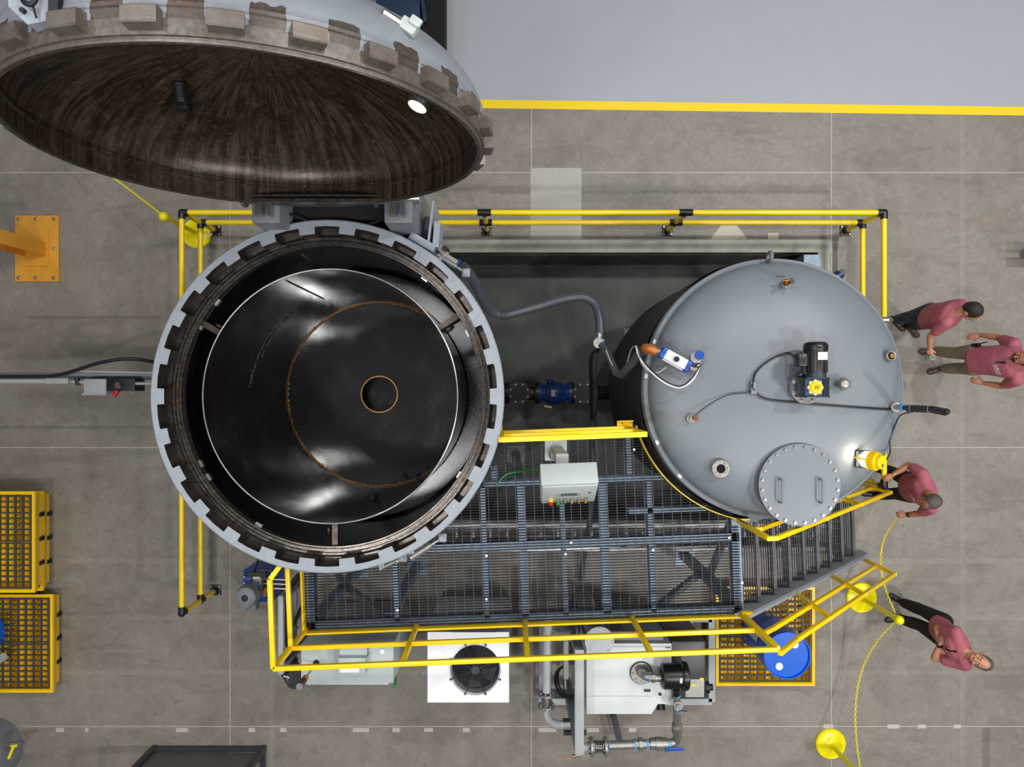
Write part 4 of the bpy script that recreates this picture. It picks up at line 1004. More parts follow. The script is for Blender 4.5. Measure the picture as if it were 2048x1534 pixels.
# ------------------------------------------------------------------ chain stanchions
BALLZ = 1.0
def stanchion(x, y, lab):
    T = thing('chain_stanchion', lab, 'stanchion', (x, y, 0), 'yellow plastic chain posts')
    b = MB(); b.lathe([(.215, .0), (.217, .02), (.205, .034), (.19, .03), (.15, .042), (.08, .06), (.045, .09), (.038, .12), (0, .12)], (x, y, 0), seg=48); b.build('base', YBRT, T)
    b = MB(); b.cyl((x, y, .1), (x, y, .95), .033, 24); b.build('pole', YBRT, T)
    b = MB(); b.sph((x, y, BALLZ-.0), .060, 24); b.cyl((x, y, .92), (x, y, .955), .042, 24); b.build('ball_cap', YBRT, T)
S1, S2, S3 = (5.043, -2.995), (-4.49, 2.234), (4.60, -5.09)
stanchion(*S1, 'yellow chain post with ball top standing by the foot of the stair')
stanchion(*S2, 'yellow chain post at the upper left corner of the pipe barrier')
stanchion(*S3, 'yellow chain post at the bottom edge below the drum pallet, its top out of view')
def chain(a, c, sag, lab, link=.042):
    a, c = Vector(a), Vector(c); n0 = 200; pts = []
    for i in range(n0+1):
        t = i/n0; p = a.lerp(c, t); p.z -= sag*4*t*(1-t); pts.append(p)
    b = MB(); acc = 0; k = 0; last = pts[0]
    for i in range(1, n0+1):
        acc += (pts[i]-pts[i-1]).length
        if acc >= link*.78:
            mid = (last+pts[i])/2; d = (pts[i]-last).normalized(); u, w = frame(d)
            ax = u if k % 2 else w
            if k % 2 == 0: ax = (u+w).normalized()
            else: ax = (u-w).normalized()
            b.tube([mid+d*math.cos(t)*link*.5+ax*math.sin(t)*link*.30 for t in [2*PI*j/10 for j in range(10)]], .0048, 5, closed=True)
            last = pts[i]; acc = 0; k += 1
    tag(b.build('plastic_chain', YBRT, loc=a), lab, 'chain')
HANDC = Vector((5.085, -1.635, .95))
chain(HANDC, (S1[0]+.0, S1[1]+.04, .93), .44, 'yellow plastic chain hanging from the hand of the man at the rail to the post')
chain((S1[0], S1[1]-.04, .93), (S3[0], S3[1], .93), .55, 'yellow plastic chain sagging down from the post by the stair to the lower post')
chain((S2[0]-.03, S2[1]+.02, .93), (-7.4, 4.3, .93), .45, 'yellow plastic chain running up under the open lid')
# ------------------------------------------------------------------ spill pallets and drums
def pallet(x0, y0, x1, y1, z0, h, lab, nx, ny, split='h'):
    T = thing('spill_pallet', lab, 'spill pallet', ((x0+x1)/2, (y0+y1)/2, z0), 'yellow spill pallets with black gratings')
    b = MB(); t = .03; fl = -.09; zt = z0+h
    def ring(a, bb, z): return [b.V((x0-a+bb, y0-a+bb, z)), b.V((x1+a-bb, y0-a+bb, z)), b.V((x1+a-bb, y1+a-bb, z)), b.V((x0-a+bb, y1+a-bb, z))]
    R = [ring(fl, 0, z0), ring(.012, 0, zt-.03), ring(.015, 0, zt-.028), ring(.015, 0, zt), ring(0, t-.005, zt), ring(0, t, zt-.01), ring(0, t+.02, z0+.06)]
    for A, B in zip(R, R[1:]):
        for i in range(4): b.face((A[i], A[(i+1) % 4], B[(i+1) % 4], B[i]))
    b.face(R[-1])
    # humps in the sump
    for i in range(nx):
        for j in range(ny):
            if (i*7+j*3) % 3 == 0:
                cx = x0+t+(i+.5)*(x1-x0-2*t)/nx; cy = y0+t+(j+.5)*(y1-y0-2*t)/ny; b.bb(cx-.02, cy-.02, z0+.06, cx+.02, cy+.02, zt-.07)
    b.build('sump', PALY, T)
    # fork pockets shown as dark recess blocks on the sides
    b = MB()
    for k in range(3):
        yy = y0+(y1-y0)*(k+1)/4; b = MB(); b.bb(x1-.12, yy-.03, z0, x1-.045, yy+.03, z0+.12); b.build('fork_pocket', DARKM, T)
    ym = (y0+y1)/2
    for k, (ya, yb) in enumerate(((y0+t+.008, ym-.004), (ym+.004, y1-t-.008))):
        b = MB(); xa, xb = x0+t+.008, x1-t-.008; m = ny//2; bw = .024; zg = zt-.008
        for i in range(nx+1): xx = xa+bw/2+(xb-xa-bw)*i/nx; b.bar((xx, ya, zg-.012), (xx, yb, zg-.012), bw, .02)
        for j in range(m+1): yy = ya+.012+(yb-ya-.024)*j/m; b.bar((xa, yy, zg-.0125), (xb, yy, zg-.0125), .02, .019)
        b.build('grating', GRPL, T)
PALY = mat('pallet_yellow', c3(255, 206, 10), .3, var=.08, scale=3); GRPL = mat('pallet_grating_grey', c3(66, 64, 64), .5, var=.15)
q0, q1 = P(1434, 1370, .3), P(1628, 1176, .3); pallet(q0.x, q0.y, q1.x, q1.y, 0, .3, 'yellow spill pallet with a blue drum on it, half under the stair', 12, 16)
pallet(-7.78, -4.22, -6.39, -2.88, 0, .3, 'yellow spill pallet at the left edge carrying a blue drum', 12, 16)
pallet(-7.86, -2.80, -6.53, -1.44, 0, .3, 'lower of the two stacked yellow spill pallets at the left edge', 12, 16)
pallet(-7.80, -2.74, -6.44, -1.40, .301, .3, 'upper of the two stacked yellow spill pallets at the left edge', 12, 16)
def drum(x, y, z, lab, cap=True, a0=.6):
    T = thing('plastic_drum', lab, 'drum', (x, y, z), 'blue plastic drums')
    b = MB(); b.lathe([(0, 0), (.26, 0), (.285, .03), (.29, .2), (.296, .23), (.29, .26), (.29, .62), (.296, .65), (.29, .68), (.285, .8), (.30, .83), (.305, .87), (.298, .90), (.285, .90), (.278, .868), (0, .868)], (x, y, z), seg=64); b.build('drum_body', BLUE, T)
    for a in (a0, a0+PI):
        c = Vector((x+.17*math.cos(a), y+.17*math.sin(a), z+.868)); b = MB(); b.cyl(c, c+Vector((0, 0, .022)), .047, 24); b.cyl(c+Vector((0, 0, .02)), c+Vector((0, 0, .032)), .036, 24); b.bar(c+Vector((-.03, 0, .034)), c+Vector((.03, 0, .034)), .01, .006); b.build('bung_cap', WHITE, T)
    if cap:
        b = MB(); a1 = 2.35
        for i in range(8):
            t, t2 = a1+i*.07, a1+(i+1)*.07; r = .2985; b.face([b.V((x+r*math.cos(t), y+r*math.sin(t), z+.28)), b.V((x+r*math.cos(t2), y+r*math.sin(t2), z+.28)), b.V((x+r*math.cos(t2), y+r*math.sin(t2), z+.6)), b.V((x+r*math.cos(t), y+r*math.sin(t), z+.6))])
        b.build('paper_label', WLAB, T)
drum(3.517, -3.384, .3, 'blue plastic drum with two white bungs on the pallet beside the stair', a0=.95)
drum(-7.30, -3.38, .3, 'blue plastic drum cut off by the left edge, on the lower left pallet', False, 2)
b = MB(); q = P(2, 1316, .5); b.cyl(q-Vector((.3, .12, .1)), q+Vector((.03, .015, .0)), .055, 20)
for i in range(6): c = q-Vector((.05*i, .02*i, .017*i)); b.cyl(c, c+Vector((.012, .005, .004)), .059, 20)
tag(b.build('hose_roll', LGREY, loc=q), 'pale corrugated hose end poking in at the left edge above the pallet', 'hose')
# ------------------------------------------------------------------ crane post
def build_crane():
    T = thing('crane_post', 'orange-yellow steel column bolted to the floor on a square plate, upper left', 'column', (-6.8, 2.02, 0))
    a, c = P(30, 563, .03), P(117, 431, .03)
    b = MB(); b.bb(a.x, a.y, 0, c.x, c.y, .03); b.build('base_plate', ORNG, T)
    b = MB(); e, g = P(44, 532, .05), P(96, 459, .05); b.bb(e.x, e.y, .03, g.x, g.y, .045); b.build('weld_plate', ORNG, T)
    xr = P(91, 0, .05).x; y1, y0 = P(0, 486, .05).y, P(0, 512, .05).y
    b = MB(); b.bb(xr-.02, y0, .04, xr, y1, 4.2); b.bb(xr-.32, y0, .04, xr-.30, y1, 4.2); b.bb(xr-.30, (y0+y1)/2-.008, .04, xr-.02, (y0+y1)/2+.008, 4.2); b.build('i_beam', ORNG, T)
    for px, py in ((38, 438), (72, 438), (109, 438), (108, 497), (38, 556), (72, 556), (108, 556)):
        q = P(px, py, .03); b = MB(); b.cyl(q, q+Vector((0, 0, .008)), .026, 16); b.cyl(q+Vector((0, 0, .008)), q+Vector((0, 0, .03)), .017, 6); b.build('anchor_bolt', SILV, T)
build_crane()
def build_conduit():
    z = 1.3
    C = thing('cable_strut', 'horizontal strut and steel conduit carrying a black cable to the left side of the vessel', 'conduit', P(140, 765, z))
    b = MB(); b.bar(P(-40, 752, z-.2), P(320, 752, z-.2), .09, .05); b.bar(P(140, 748, z+.0), P(320, 748, z-.0), .05, .05); b.build('strut', MGREY, C)
    b = MB(); b.bar(P(140, 742, z+.02), P(320, 746, z+.02), .012, .03); b.build('strut_edge', PANEL, C)
    b = MB(); b.cyl(P(-40, 762, z), P(98, 762, z), .034, 14); b.cyl(P(138, 763, z), P(172, 765, z), .018, 12); b.cyl(P(268, 767, z), P(330, 767, z), .02, 12); b.build('conduit', LGREY, C)
    b = MB(); b.bar(P(92, 762, z+.02), P(140, 762, z+.02), .09, .08, bev=.03); b.bar(P(100, 762, z+.06), P(132, 762, z+.06), .06, .015, bev=.005); b.build('junction_body', LGREY, C)
    b = MB(); b.cyl(P(46, 762, z), P(48, 762, z), .033, 14); b.cyl(P(154, 756, z), P(157, 770, z), .03, 8); b.build('conduit_strap', DARKM, C)
    pts = smooth_path([P(-40, 753, z+.05), P(60, 753, z+.05), P(110, 751, z+.06), P(150, 741, z+.08), P(190, 728, z+.1), P(230, 720, z+.1), P(270, 718, z+.05), P(320, 726, z-.1)], 8)
    b = MB(); b.tube(pts, .022, 10); b.build('black_cable', RUB, C)
    D = thing('disconnect_switch', 'grey switch box with a red handle on the conduit left of the vessel', 'switch box', P(225, 772, z-.15))
    b = MB(); a, c = P(172, 787, z), P(216, 758, z); b.bb(a.x, a.y, z-.25, c.x, c.y, z+.05, bev=.005); b.bb(P(166, 0, z).x, a.y, z-.02, c.x, a.y-.02, z+.03); b.build('box', LGREY, D)
    b = MB(); a, c = P(216, 782, z), P(272, 757, z); b.bb(a.x, a.y, z-.22, c.x, c.y, z+.03, bev=.004); b.build('cover', DARKM, D)
    b = MB(); b.cyl(P(236, 768, z+.03), P(236, 774, z+.06), .035, 14); b.build('hub', CAST, D)
    b = MB(); b.cyl(P(236, 781, z+.04), P(228, 791, z+.04), .028, 12); b.build('red_handle', RED, D)
build_conduit()
# ------------------------------------------------------------------ electrical cabinet + stack light
def build_cabinet():
    zt = 1.8; T = thing('electrical_cabinet', 'pale grey electrical cabinet below the left end of the walkway rail', 'cabinet', (-1.92, -3.25, 0))
    x0, x1, y1, y0 = P(602, 0, zt).x, P(787, 0, zt).x, P(0, 1289, zt).y, P(0, 1366, zt).y
    b = MB(); b.bb(x0, y0, .1, x1, y1, zt, bev=.006); b.bb(x0+.04, y0+.04, 0, x1-.04, y1-.04, .1); b.build('body', PANEL, T)
    b = MB(); b.bb(x0+.05, y0-.03, .15, x1-.06, y0, zt-.02, bev=.004); b.build('door', PANEL, T)
    a, c = P(676, 1350, zt+.2), P(722, 1316, zt+.2)
    b = MB(); b.bb(a.x, a.y, zt, c.x+.05, c.y, zt+.20, bev=.004); b.bb(a.x+.0, c.y-.02, zt, c.x+.05, c.y+.09, zt+.12); hd = b.build('exhaust_hood', PANEL, T)
    b = MB(); b.bb(a.x+.02, a.y+.03, zt+.20, c.x-.02, c.y-.06, zt+.205); b.build('hood_label', WHITE, hd)
    q = P(765, 1302, zt); b = MB(); b.cyl(q, q+Vector((0, 0, .015)), .03, 20); b.build('white_vent', WHITE, T)
    b = MB(); q = P(788, 1369, 1.75); b.bb(q.x-.012, q.y-.03, 1.62, q.x+.012, q.y+.05, 1.78); b.build('earth_clip', GRN, T)
    q = P(633, 1325, zt)
    S = thing('stack_light', 'slim signal tower with amber, green and red lenses on the cabinet roof', 'signal light', q)
    b = MB(); b.cyl(q, q+Vector((0, 0, .02)), .035, 20); b.cyl(q, q+Vector((0, 0, .04)), .02, 16); b.build('base', BLKP, S)
    b = MB(); b.cyl(q, q+Vector((0, 0, .44)), .012, 12); b.build('stem', SILV, S)
    for i, (m, nm) in enumerate(((AMB, 'amber_lens'), (DGRN, 'green_lens'), (DRED, 'red_lens'))):
        b = MB(); b.cyl(q+Vector((0, 0, .44+i*.075)), q+Vector((0, 0, .51+i*.075)), .035, 20); b.build(nm, m, S)
    b = MB(); b.cyl(q+Vector((0, 0, .665)), q+Vector((0, 0, .685)), .036, 20); b.build('cap', MGREY, S)
build_cabinet()
def build_fan():
    zt = 1.78; T = thing('cooling_unit', 'white square cooling unit with a round black fan on top', 'fan unit', (-.5, -3.3, 0))
    x0, x1, y1, y0 = P(855, 0, zt).x, P(1018, 0, zt).x, P(0, 1264, zt).y, P(0, 1405, zt).y
    cx, cy = P(951, 1338, zt).x, P(951, 1338, zt).y; r = .285
    b = MB()
    n = 64; outer = []
    for k in range(n):
        a = 2*PI*k/n; dx, dy = math.cos(a), math.sin(a)
        tx = ((x1-cx) if dx > 0 else (x0-cx))/dx if abs(dx) > 1e-6 else 1e9; ty = ((y1-cy) if dy > 0 else (y0-cy))/dy if abs(dy) > 1e-6 else 1e9
        t = min(tx, ty); outer.append([cx+dx*t, cy+dy*t])
    for qx, qy in ((x0, y0), (x1, y0), (x1, y1), (x0, y1)):
        i = min(range(n), key=lambda i: (outer[i][0]-qx)**2+(outer[i][1]-qy)**2); outer[i] = [qx, qy]
    A = [b.V((cx+r*math.cos(2*PI*k/n), cy+r*math.sin(2*PI*k/n), zt)) for k in range(n)]; O = [b.V((p[0], p[1], zt)) for p in outer]
    A2 = [b.V((cx+r*math.cos(2*PI*k/n), cy+r*math.sin(2*PI*k/n), zt-.13)) for k in range(n)]; O2 = [b.V((p[0], p[1], .35)) for p in outer]
    for k in range(n): j = (k+1) % n; b.face((A[k], A[j], O[j], O[k])); b.face((A[k], A[j], A2[j], A2[k])); b.face((O[k], O[j], O2[j], O2[k]))
    b.face(O2)
    b.build('casing', WHITE, T)
    b = MB(); b.lathe([(0, zt-.13), (r, zt-.13)], (cx, cy, 0), seg=48); b.build('fan_well', DARKM, T)
    for k in range(5):
        b = MB(); a0 = 2*PI*k/5+.3; vs1, vs2 = [], []
        for i in range(7):
            t = i/6; rr = .07+t*.19; a = a0+.25*t
            vs1.append(b.V((cx+rr*math.cos(a), cy+rr*math.sin(a), zt-.05))); vs2.append(b.V((cx+rr*math.cos(a+.62+.1*t), cy+rr*math.sin(a+.62+.1*t), zt-.09)))
        for i in range(6): b.face((vs1[i], vs1[i+1], vs2[i+1], vs2[i]))
        b.build('fan_blade', BLKP if k != 4 else CHAR, T)
    b = MB(); b.cyl((cx, cy, zt-.125), (cx, cy, zt-.02), .08, 28); b.build('hub', BLKP, T)
    G = MB(); rr = .05
    while rr < .30: G.lathe([(rr-.003, zt+.03), (rr, zt+.034), (rr+.003, zt+.03), (rr, zt+.026)], (cx, cy, 0), seg=56, closed=True); rr += .0135
    for k in range(8): a = 2*PI*k/8+.39; G.bar((cx+.04*math.cos(a), cy+.04*math.sin(a), zt+.03), (cx+.315*math.cos(a), cy+.315*math.sin(a), zt+.012), .007, .007); G.cyl((cx+.315*math.cos(a), cy+.315*math.sin(a), zt), (cx+.315*math.cos(a), cy+.315*math.sin(a), zt+.02), .012, 8)
    G.cyl((cx, cy, zt+.028), (cx, cy, zt+.04), .05, 24)
    G.build('guard_grille', CHAR, T)
    b = MB(); b.bb(P(903, 0, zt).x, y1, 1.45, P(994, 0, zt).x, y1+.06, zt+.01); b.build('rear_vent', BLKP, T)
    for x in (x0+.05, x1-.05):
        for y in (y0+.05, y1-.05): b = MB(); b.bb(x-.03, y-.03, 0, x+.03, y+.03, .36); b.build('leg', MGREY, T)
build_fan()
# ------------------------------------------------------------------ compressor skid
def build_compressor():
    zt = 1.5; X = lambda px, z=1.5: P(px, 0, z).x; Y = lambda py, z=1.5: P(0, py, z).y
    T = thing('air_compressor', 'white and charcoal compressor cabinet standing on a grey skid frame', 'compressor', (1.6, -3.5, 0))
    x0, xm, x1 = X(1173), X(1343), X(1414)
    b = MB(); b.poly([(x0, Y(1428)), (X(1303), Y(1428)), (X(1316), Y(1408)), (xm, Y(1408)), (xm, Y(1287)), (x0, Y(1287))], .3, zt); b.build('white_cabinet', OWHITE, T)
    b = MB(); b.bb(x0+.02, Y(1392), zt, X(1303), Y(1392)-.004, zt+.004); b.bb(x0+.02, Y(1289)-.03, zt, xm-.02, Y(1289)-.022, zt+.006); b.build('panel_seams', LGREY, T)
    b = MB(); b.bb(xm+.002, Y(1402), .3, x1, Y(1284), zt-.03, bev=.03); b.build('charcoal_cabinet', CHAR, T)
    b = MB(); b.bb(X(1372), Y(1396), zt-.035, X(1409), Y(1360), zt-.022); pl = b.build('rating_plate', CAST, T)
    b = MB(); b.bb(X(1400), Y(1362), zt-.022, X(1408), Y(1357), zt-.017); b.bb(X(1383), Y(1374), zt-.022, X(1392), Y(1370), zt-.018); b.build('warning_sticker', YEL, pl)
    b = MB(); b.bb(X(1331), Y(1296), zt, X(1341), Y(1293), zt+.004); b.bb(X(1288), Y(1383)-.0, zt, X(1301), Y(1378), zt+.012, bev=.004); b.cyl((X(1320), Y(1388), zt), (X(1320), Y(1388), zt+.01), .02); b.cyl((X(1317), Y(1307), zt), (X(1317), Y(1307), zt+.0), .02) if False else None
    b.build('latch_handles', BLKP, T)
    b = MB(); q = Vector((X(1326), Y(1414), 1.35)); b.cyl(q, q+Vector((0, -.09, .04)), .055, 18); b.build('drain_knob', BLKP, T)
    b = MB(); q = Vector((X(1418), Y(1388), 1.3)); b.cyl(q, q+Vector((.05, 0, 0)), .075, 18); b.cyl(q+Vector((.05, 0, 0)), q+Vector((.1, 0, 0)), .04, 14); b.build('side_pulley', DARKM, T)
    # rear hood and skid
    b = MB(); b.bb(X(1190), Y(1287), .5, X(1330), Y(1287)+.12, 1.42, bev=.01); b.build('rear_hood', MGREY, T)
    b = MB()
    for i in range(9): b.bar((X(1228)+i*.017, Y(1287)+.12, 1.36), (X(1228)+i*.017, Y(1287)+.12, 1.15), .006, .01)
    b.build('hood_vent', BLKP, T)
    zs = .32; fx0, fx1, fy0, fy1 = .45, P(1424, 0, zs).x, P(0, 1404, zs).y, P(0, 1238, zs).y
    b = MB()
    for y in (fy0, fy1): b.bar((fx0, y, zs-.06), (fx1, y, zs-.06), .09, .12)
    for x in (fx0, 1.1, 1.75, fx1): b.bar((x, fy0, zs-.055), (x, fy1, zs-.055), .09, .11)
    for x in (fx0, fx1):
        for y in (fy0, fy1): b.bb(x-.05, y-.05, 0, x+.05, y+.05, zs-.1)
    b.bb(1.0, fy1-.9, .3, 1.3, fy1-.1, .34)
    b.build('skid_frame', LGREY, T)
    # receiver with a round blind flange
    R = thing('air_receiver', 'upright grey pipe vessel capped by a round bolted disc, partly behind the yellow rails', 'vessel', (1.05, -2.95, 0))
    q = P(1199, 1283, 2.05); b = MB(); b.cyl((q.x, q.y, .32), (q.x, q.y, 2.0), .12, 32); b.build('body', MGREY, R)
    b = MB(); b.cyl((q.x, q.y, 2.0), (q.x, q.y, 2.05), .168, 48)
    b.build('blind_flange', LGREY, R)
    for k in range(8): a = 2*PI*k/8; b = MB(); b.cyl((q.x+.145*math.cos(a), q.y+.145*math.sin(a), 2.05), (q.x+.145*math.cos(a), q.y+.145*math.sin(a), 2.062), .009, 8); b.build('bolt', CAST, R)
    # intake filter and piping over the cabinet roof
    zf = 1.72; Fl = thing('intake_filter', 'black round filter canister with silver pipe fittings, on the compressor roof', 'filter', P(1352, 1352, zf))
    p0 = P(1282, 1345, 1.5); b = MB(); b.lathe([(0, 1.5), (.13, 1.5), (.13, 1.53), (0, 1.53)], (p0.x, p0.y, 0), seg=36)
    for k in range(8): a = 2*PI*k/8; b.cyl((p0.x+.1*math.cos(a), p0.y+.1*math.sin(a), 1.53), (p0.x+.1*math.cos(a), p0.y+.1*math.sin(a), 1.545), .012, 6)
    b.build('roof_flange', CAST, Fl)
    b = MB(); b.lathe([(.132, 1.5), (.14, 1.5), (.14, 1.515), (.132, 1.515)], (p0.x, p0.y, 0), seg=36); b.build('gasket', RUB, Fl)
    b = MB(); b.tube(smooth_path([(p0.x, p0.y, 1.52), P(1284, 1346, 1.62), P(1290, 1352, 1.7), P(1300, 1354, zf), P(1312, 1355, zf)]), .052, 16); b.build('elbow', CAST, Fl)
    b = MB(); b.cyl(P(1296, 1355, zf), P(1299, 1355, zf), .056, 20); b.build('blue_tape', LBLUE, Fl)
    b = MB(); b.cyl(P(1303, 1355, zf), P(1309, 1355, zf), .066, 8); b.cyl(P(1309, 1355, zf), P(1322, 1355, zf), .05, 18); b.build('union', CAST, Fl)
    a, c = P(1321, 1352, zf), P(1374, 1352, zf); b = MB(); b.lathe([(0, 0), (.10, 0), (.145, .02), (.15, .04), (.15, .24), (.165, .25), (.17, .28), (.16, .315), (.12, .33), (0, .335)], a, (1, 0, 0), 40); can = b.build('canister', BLKP, Fl)
    b = MB(); q = P(1362, 1361, zf+.15); b.bb(q.x-.015, q.y-.03, zf+.135, q.x+.015, q.y+.03, zf+.158); b.build('filter_label', WLAB, can)
    b = MB(); b.cyl(P(1352, 1375, zf-.0), P(1352, 1388, zf-.05), .05, 18); b.build('outlet_neck', BLKP, Fl)
    # vertical silver line down to the loop at the bottom
    G = thing('discharge_line', 'silver pipe run with bellows, unions and a blue valve lever along the bottom', 'pipe', P(1355, 1486, .5))
    z1, z2 = 1.62, .75
    A = P(1354, 1388, z1); Bp = P(1355, 1450, 1.1)
    def seg_(nm, p, q, r, m=CAST, n=20): b = MB(); b.cyl(p, q, r, n); return b.build(nm, m, G)
    seg_('blue_tape', P(1353, 1389, z1), P(1353, 1392, z1), .05, LBLUE)
    seg_('pipe', P(1353, 1391, z1), P(1354, 1425, z1-.05), .045); seg_('blue_tape', P(1354, 1422, z1-.05), P(1354, 1425, z1-.05), .047, LBLUE)
    b = MB(); q = P(1355, 1409, z1+.03); b.cyl(q, q+Vector((0, 0, .05)), .055, 20); b.cyl(q+Vector((0, 0, .05)), q+Vector((0, 0, .085)), .035, 8); tee = b.build('tee_cap', CAST, G)
    b = MB(); b.cyl(q+Vector((0, 0, .08)), q+Vector((0, 0, .095)), .02, 12); b.build('blue_core', LBLUE, tee)
    b = MB(); b.bar(q+Vector((0, -.03, .09)), q+Vector((.09, -.04, .09)), .008, .008); b.build('lever_pin', DARKM, tee)
    seg_('pipe', P(1354, 1424, z1-.05), P(1354, 1452, 1.4), .047)
    seg_('union', P(1354, 1450, 1.42), P(1354, 1462, 1.3), .068, CAST, 8)
    zb = 1.2
    b = MB(); b.tube(smooth_path([P(1354, 1460, 1.32), P(1355, 1472, 1.24), P(1352, 1482, zb), P(1343, 1486, zb), P(1332, 1487, zb)]), .052, 16); b.build('elbow', CAST, G)
    seg_('blue_tape', P(1336, 1487, zb), P(1341, 1487, zb), .054, LBLUE)
    a = P(1300, 1487, zb); c = P(1334, 1487, zb); b = MB(); b.cyl(a, c, .068, 24); b.cyl(a.lerp(c, .3), a.lerp(c, .75), .078, 24); b.build('ball_valve', CAST, G)
    b = MB(); q = P(1318, 1495, zb+.02); b.cyl(q+Vector((0, .03, 0)), q+Vector((0, -.04, 0)), .03, 12); b.bar(q+Vector((0, -.03, .03)), q+Vector((.09, -.05, .03)), .02, .012); b.build('valve_stem', SILV, G)
    b = MB(); b.bar(P(1330, 1499, zb+.06), P(1368, 1497, zb+.06), .042, .02, bev=.008); lv = b.build('blue_lever', BLUEP, G, label='blue valve lever')
    b = MB(); b.cyl(P(1291, 1488, zb), P(1300, 1488, zb), .05); b.build('pipe', CAST, G)
    seg_('blue_tape', P(1292, 1488, zb), P(1297, 1488, zb), .055, LBLUE)
    seg_('union', P(1277, 1488, zb), P(1284, 1488, zb), .085, CAST, 8); seg_('union', P(1270, 1488, zb), P(1291, 1488, zb), .065, CAST, 8); seg_('blue_tape', P(1267, 1489, zb), P(1271, 1489, zb), .062, LBLUE)
    seg_('pipe', P(1216, 1491, zb), P(1269, 1489, zb), .056); seg_('blue_tape', P(1216, 1491, zb), P(1219, 1491, zb), .06, LBLUE)
    for px in (1183, 1211):
        b = MB(); p = P(px, 1493, zb); b.cyl(p-Vector((.015, 0, 0)), p+Vector((.015, 0, 0)), .12, 32)
        for k in range(8): a = 2*PI*k/8; o = Vector((0, .095*math.cos(a), .095*math.sin(a))); b.cyl(p+o-Vector((.04, 0, 0)), p+o+Vector((.04, 0, 0)), .013, 6)
        b.build('flange', CAST, G)
    prof = []; L = P(1211, 0, zb).x-P(1183, 0, zb).x
    for i in range(41): prof.append((.06+.02*abs(math.sin(PI*i/5)), L*i/40))
    b = MB(); b.lathe(prof, P(1183, 1493, zb), (1, 0, 0), 24); b.build('bellows', SILV, G)
    seg_('pipe', P(1166, 1495, zb), P(1182, 1493, zb), .05, LGREY)
    # pipe at the left of the frame
    K = thing('suction_pipe', 'grey pipe with a bellows joint and two elbows left of the compressor', 'pipe', P(1094, 1380, 0))
    zk = 1.5
    b = MB(); b.cyl(P(1096, 1236, zk), P(1093, 1384, zk), .055, 24); b.build('pipe', LGREY, K)
    b = MB(); b.tube(smooth_path([P(1096, 1250, zk-.2), P(1099, 1262, zk-.2), P(1112, 1271, zk-.2), P(1146, 1271, zk-.2)]), .065, 18); b.build('branch_elbow', LGREY, K)
    b = MB(); p = P(1150, 1271, zk-.2); b.cyl(p, p+Vector((.03, 0, 0)), .14, 28); b.cyl(p+Vector((.05, 0, 0)), p+Vector((.07, 0, 0)), .14, 28); b.build('flange', CAST, K)
    b = MB(); b.cyl(p+Vector((.03, 0, 0)), p+Vector((.05, 0, 0)), .13, 28); b.build('blue_valve_disc', DBLUE, K)
    for py in (1388, 1412):
        b = MB(); q = P(1093, py, zk-.03); b.cyl(q-Vector((0, .013, 0)), q+Vector((0, .013, 0)), .105, 32)
        for k in range(8): a = 2*PI*k/8+.2; o = Vector((.083*math.cos(a), 0, .083*math.sin(a))); b.cyl(q+o-Vector((0, .035, 0)), q+o+Vector((0, .035, 0)), .012, 6)
        b.build('flange', CAST, K)
    prof = []; a, c = P(1093, 1388, zk-.03), P(1093, 1412, zk-.03); L = (c-a).length
    for i in range(31): prof.append((.052+.016*abs(math.sin(PI*i/5)), L*i/30))
    b = MB(); b.lathe(prof, a, (0, -1, 0), 24); b.build('bellows', SILV, K)
    b = MB(); b.tube(smooth_path([P(1093, 1414, zk-.03), P(1094, 1428, zk-.05), P(1100, 1442, zk-.05), P(1114, 1449, zk-.05), P(1140, 1450, zk-.05)]), .053, 18); b.build('elbow', LGREY, K)
    b = MB(); p = P(1132, 1441, zk); b.bb(p.x-.04, p.y-.02, zk-.02, p.x+.05, p.y+.02, zk); p = P(1150, 1466, 1.4); b.bb(p.x-.14, p.y-.03, 1.38, p.x+.14, p.y+.03, 1.4); b.build('pipe_bracket', DARKM, K)
    # steel portal frame
    Q = thing('pipe_gantry', 'grey square-tube frame whose long top beam points down the picture beside the compressor', 'frame', P(1159, 1410, 0))
    zt = 1.95; x0, x1 = P(1150, 0, zt).x, P(1168, 0, zt).x; ya, yb = P(0, 1300, zt).y, P(0, 1510, zt).y
    b = MB(); b.bb(x0, yb, zt-.11, x1, ya, zt, bev=.004); b.build('top_beam', LGREY, Q)
    for y in (ya, yb): b = MB(); b.bb(x0, min(y, y+.11 if y == yb else y-.11), 0, x1, max(y, y+.11 if y == yb else y-.11), zt-.11); b.build('upright', MGREY, Q)
    b = MB(); b.bb(x0, yb, .3, x0+.02, ya, .42); b.bb(x0-.06, yb+.5, .9, x0, ya+.25, 1.02); b.build('lower_beam', LGREY, Q)
    b = MB(); q = P(1144, 1513, 1.7); b.cyl(q, q+Vector((.1, .02, 0)), .02); b.build('ball_tap', SILV, Q); b = MB(); b.bar(q, q+Vector((-.07, -.03, .01)), .012, .008); b.build('tap_lever', AMB, Q)
    b = MB(); b.bar(P(1226, 1428, .25), P(1240, 1486, .25), .09, .06); tag(b.build('floor_strut', CHAR, loc=P(1226, 1428, .2)), 'dark flat strut leading from the compressor cabinet to the silver pipe', 'strut')
    pts = smooth_path([P(1130, 1330, .8), P(1113, 1345, .7), P(1112, 1370, .8), P(1125, 1392, .9), P(1148, 1396, 1.0)])
    b = MB(); b.tube(pts, .018, 8); b.tube([p+Vector((.03, .03, .02)) for p in pts], .014, 8); tag(b.build('drain_hose', RUB, loc=pts[0]), 'black hoses curling on the floor side of the steel frame', 'hose')
build_compressor()
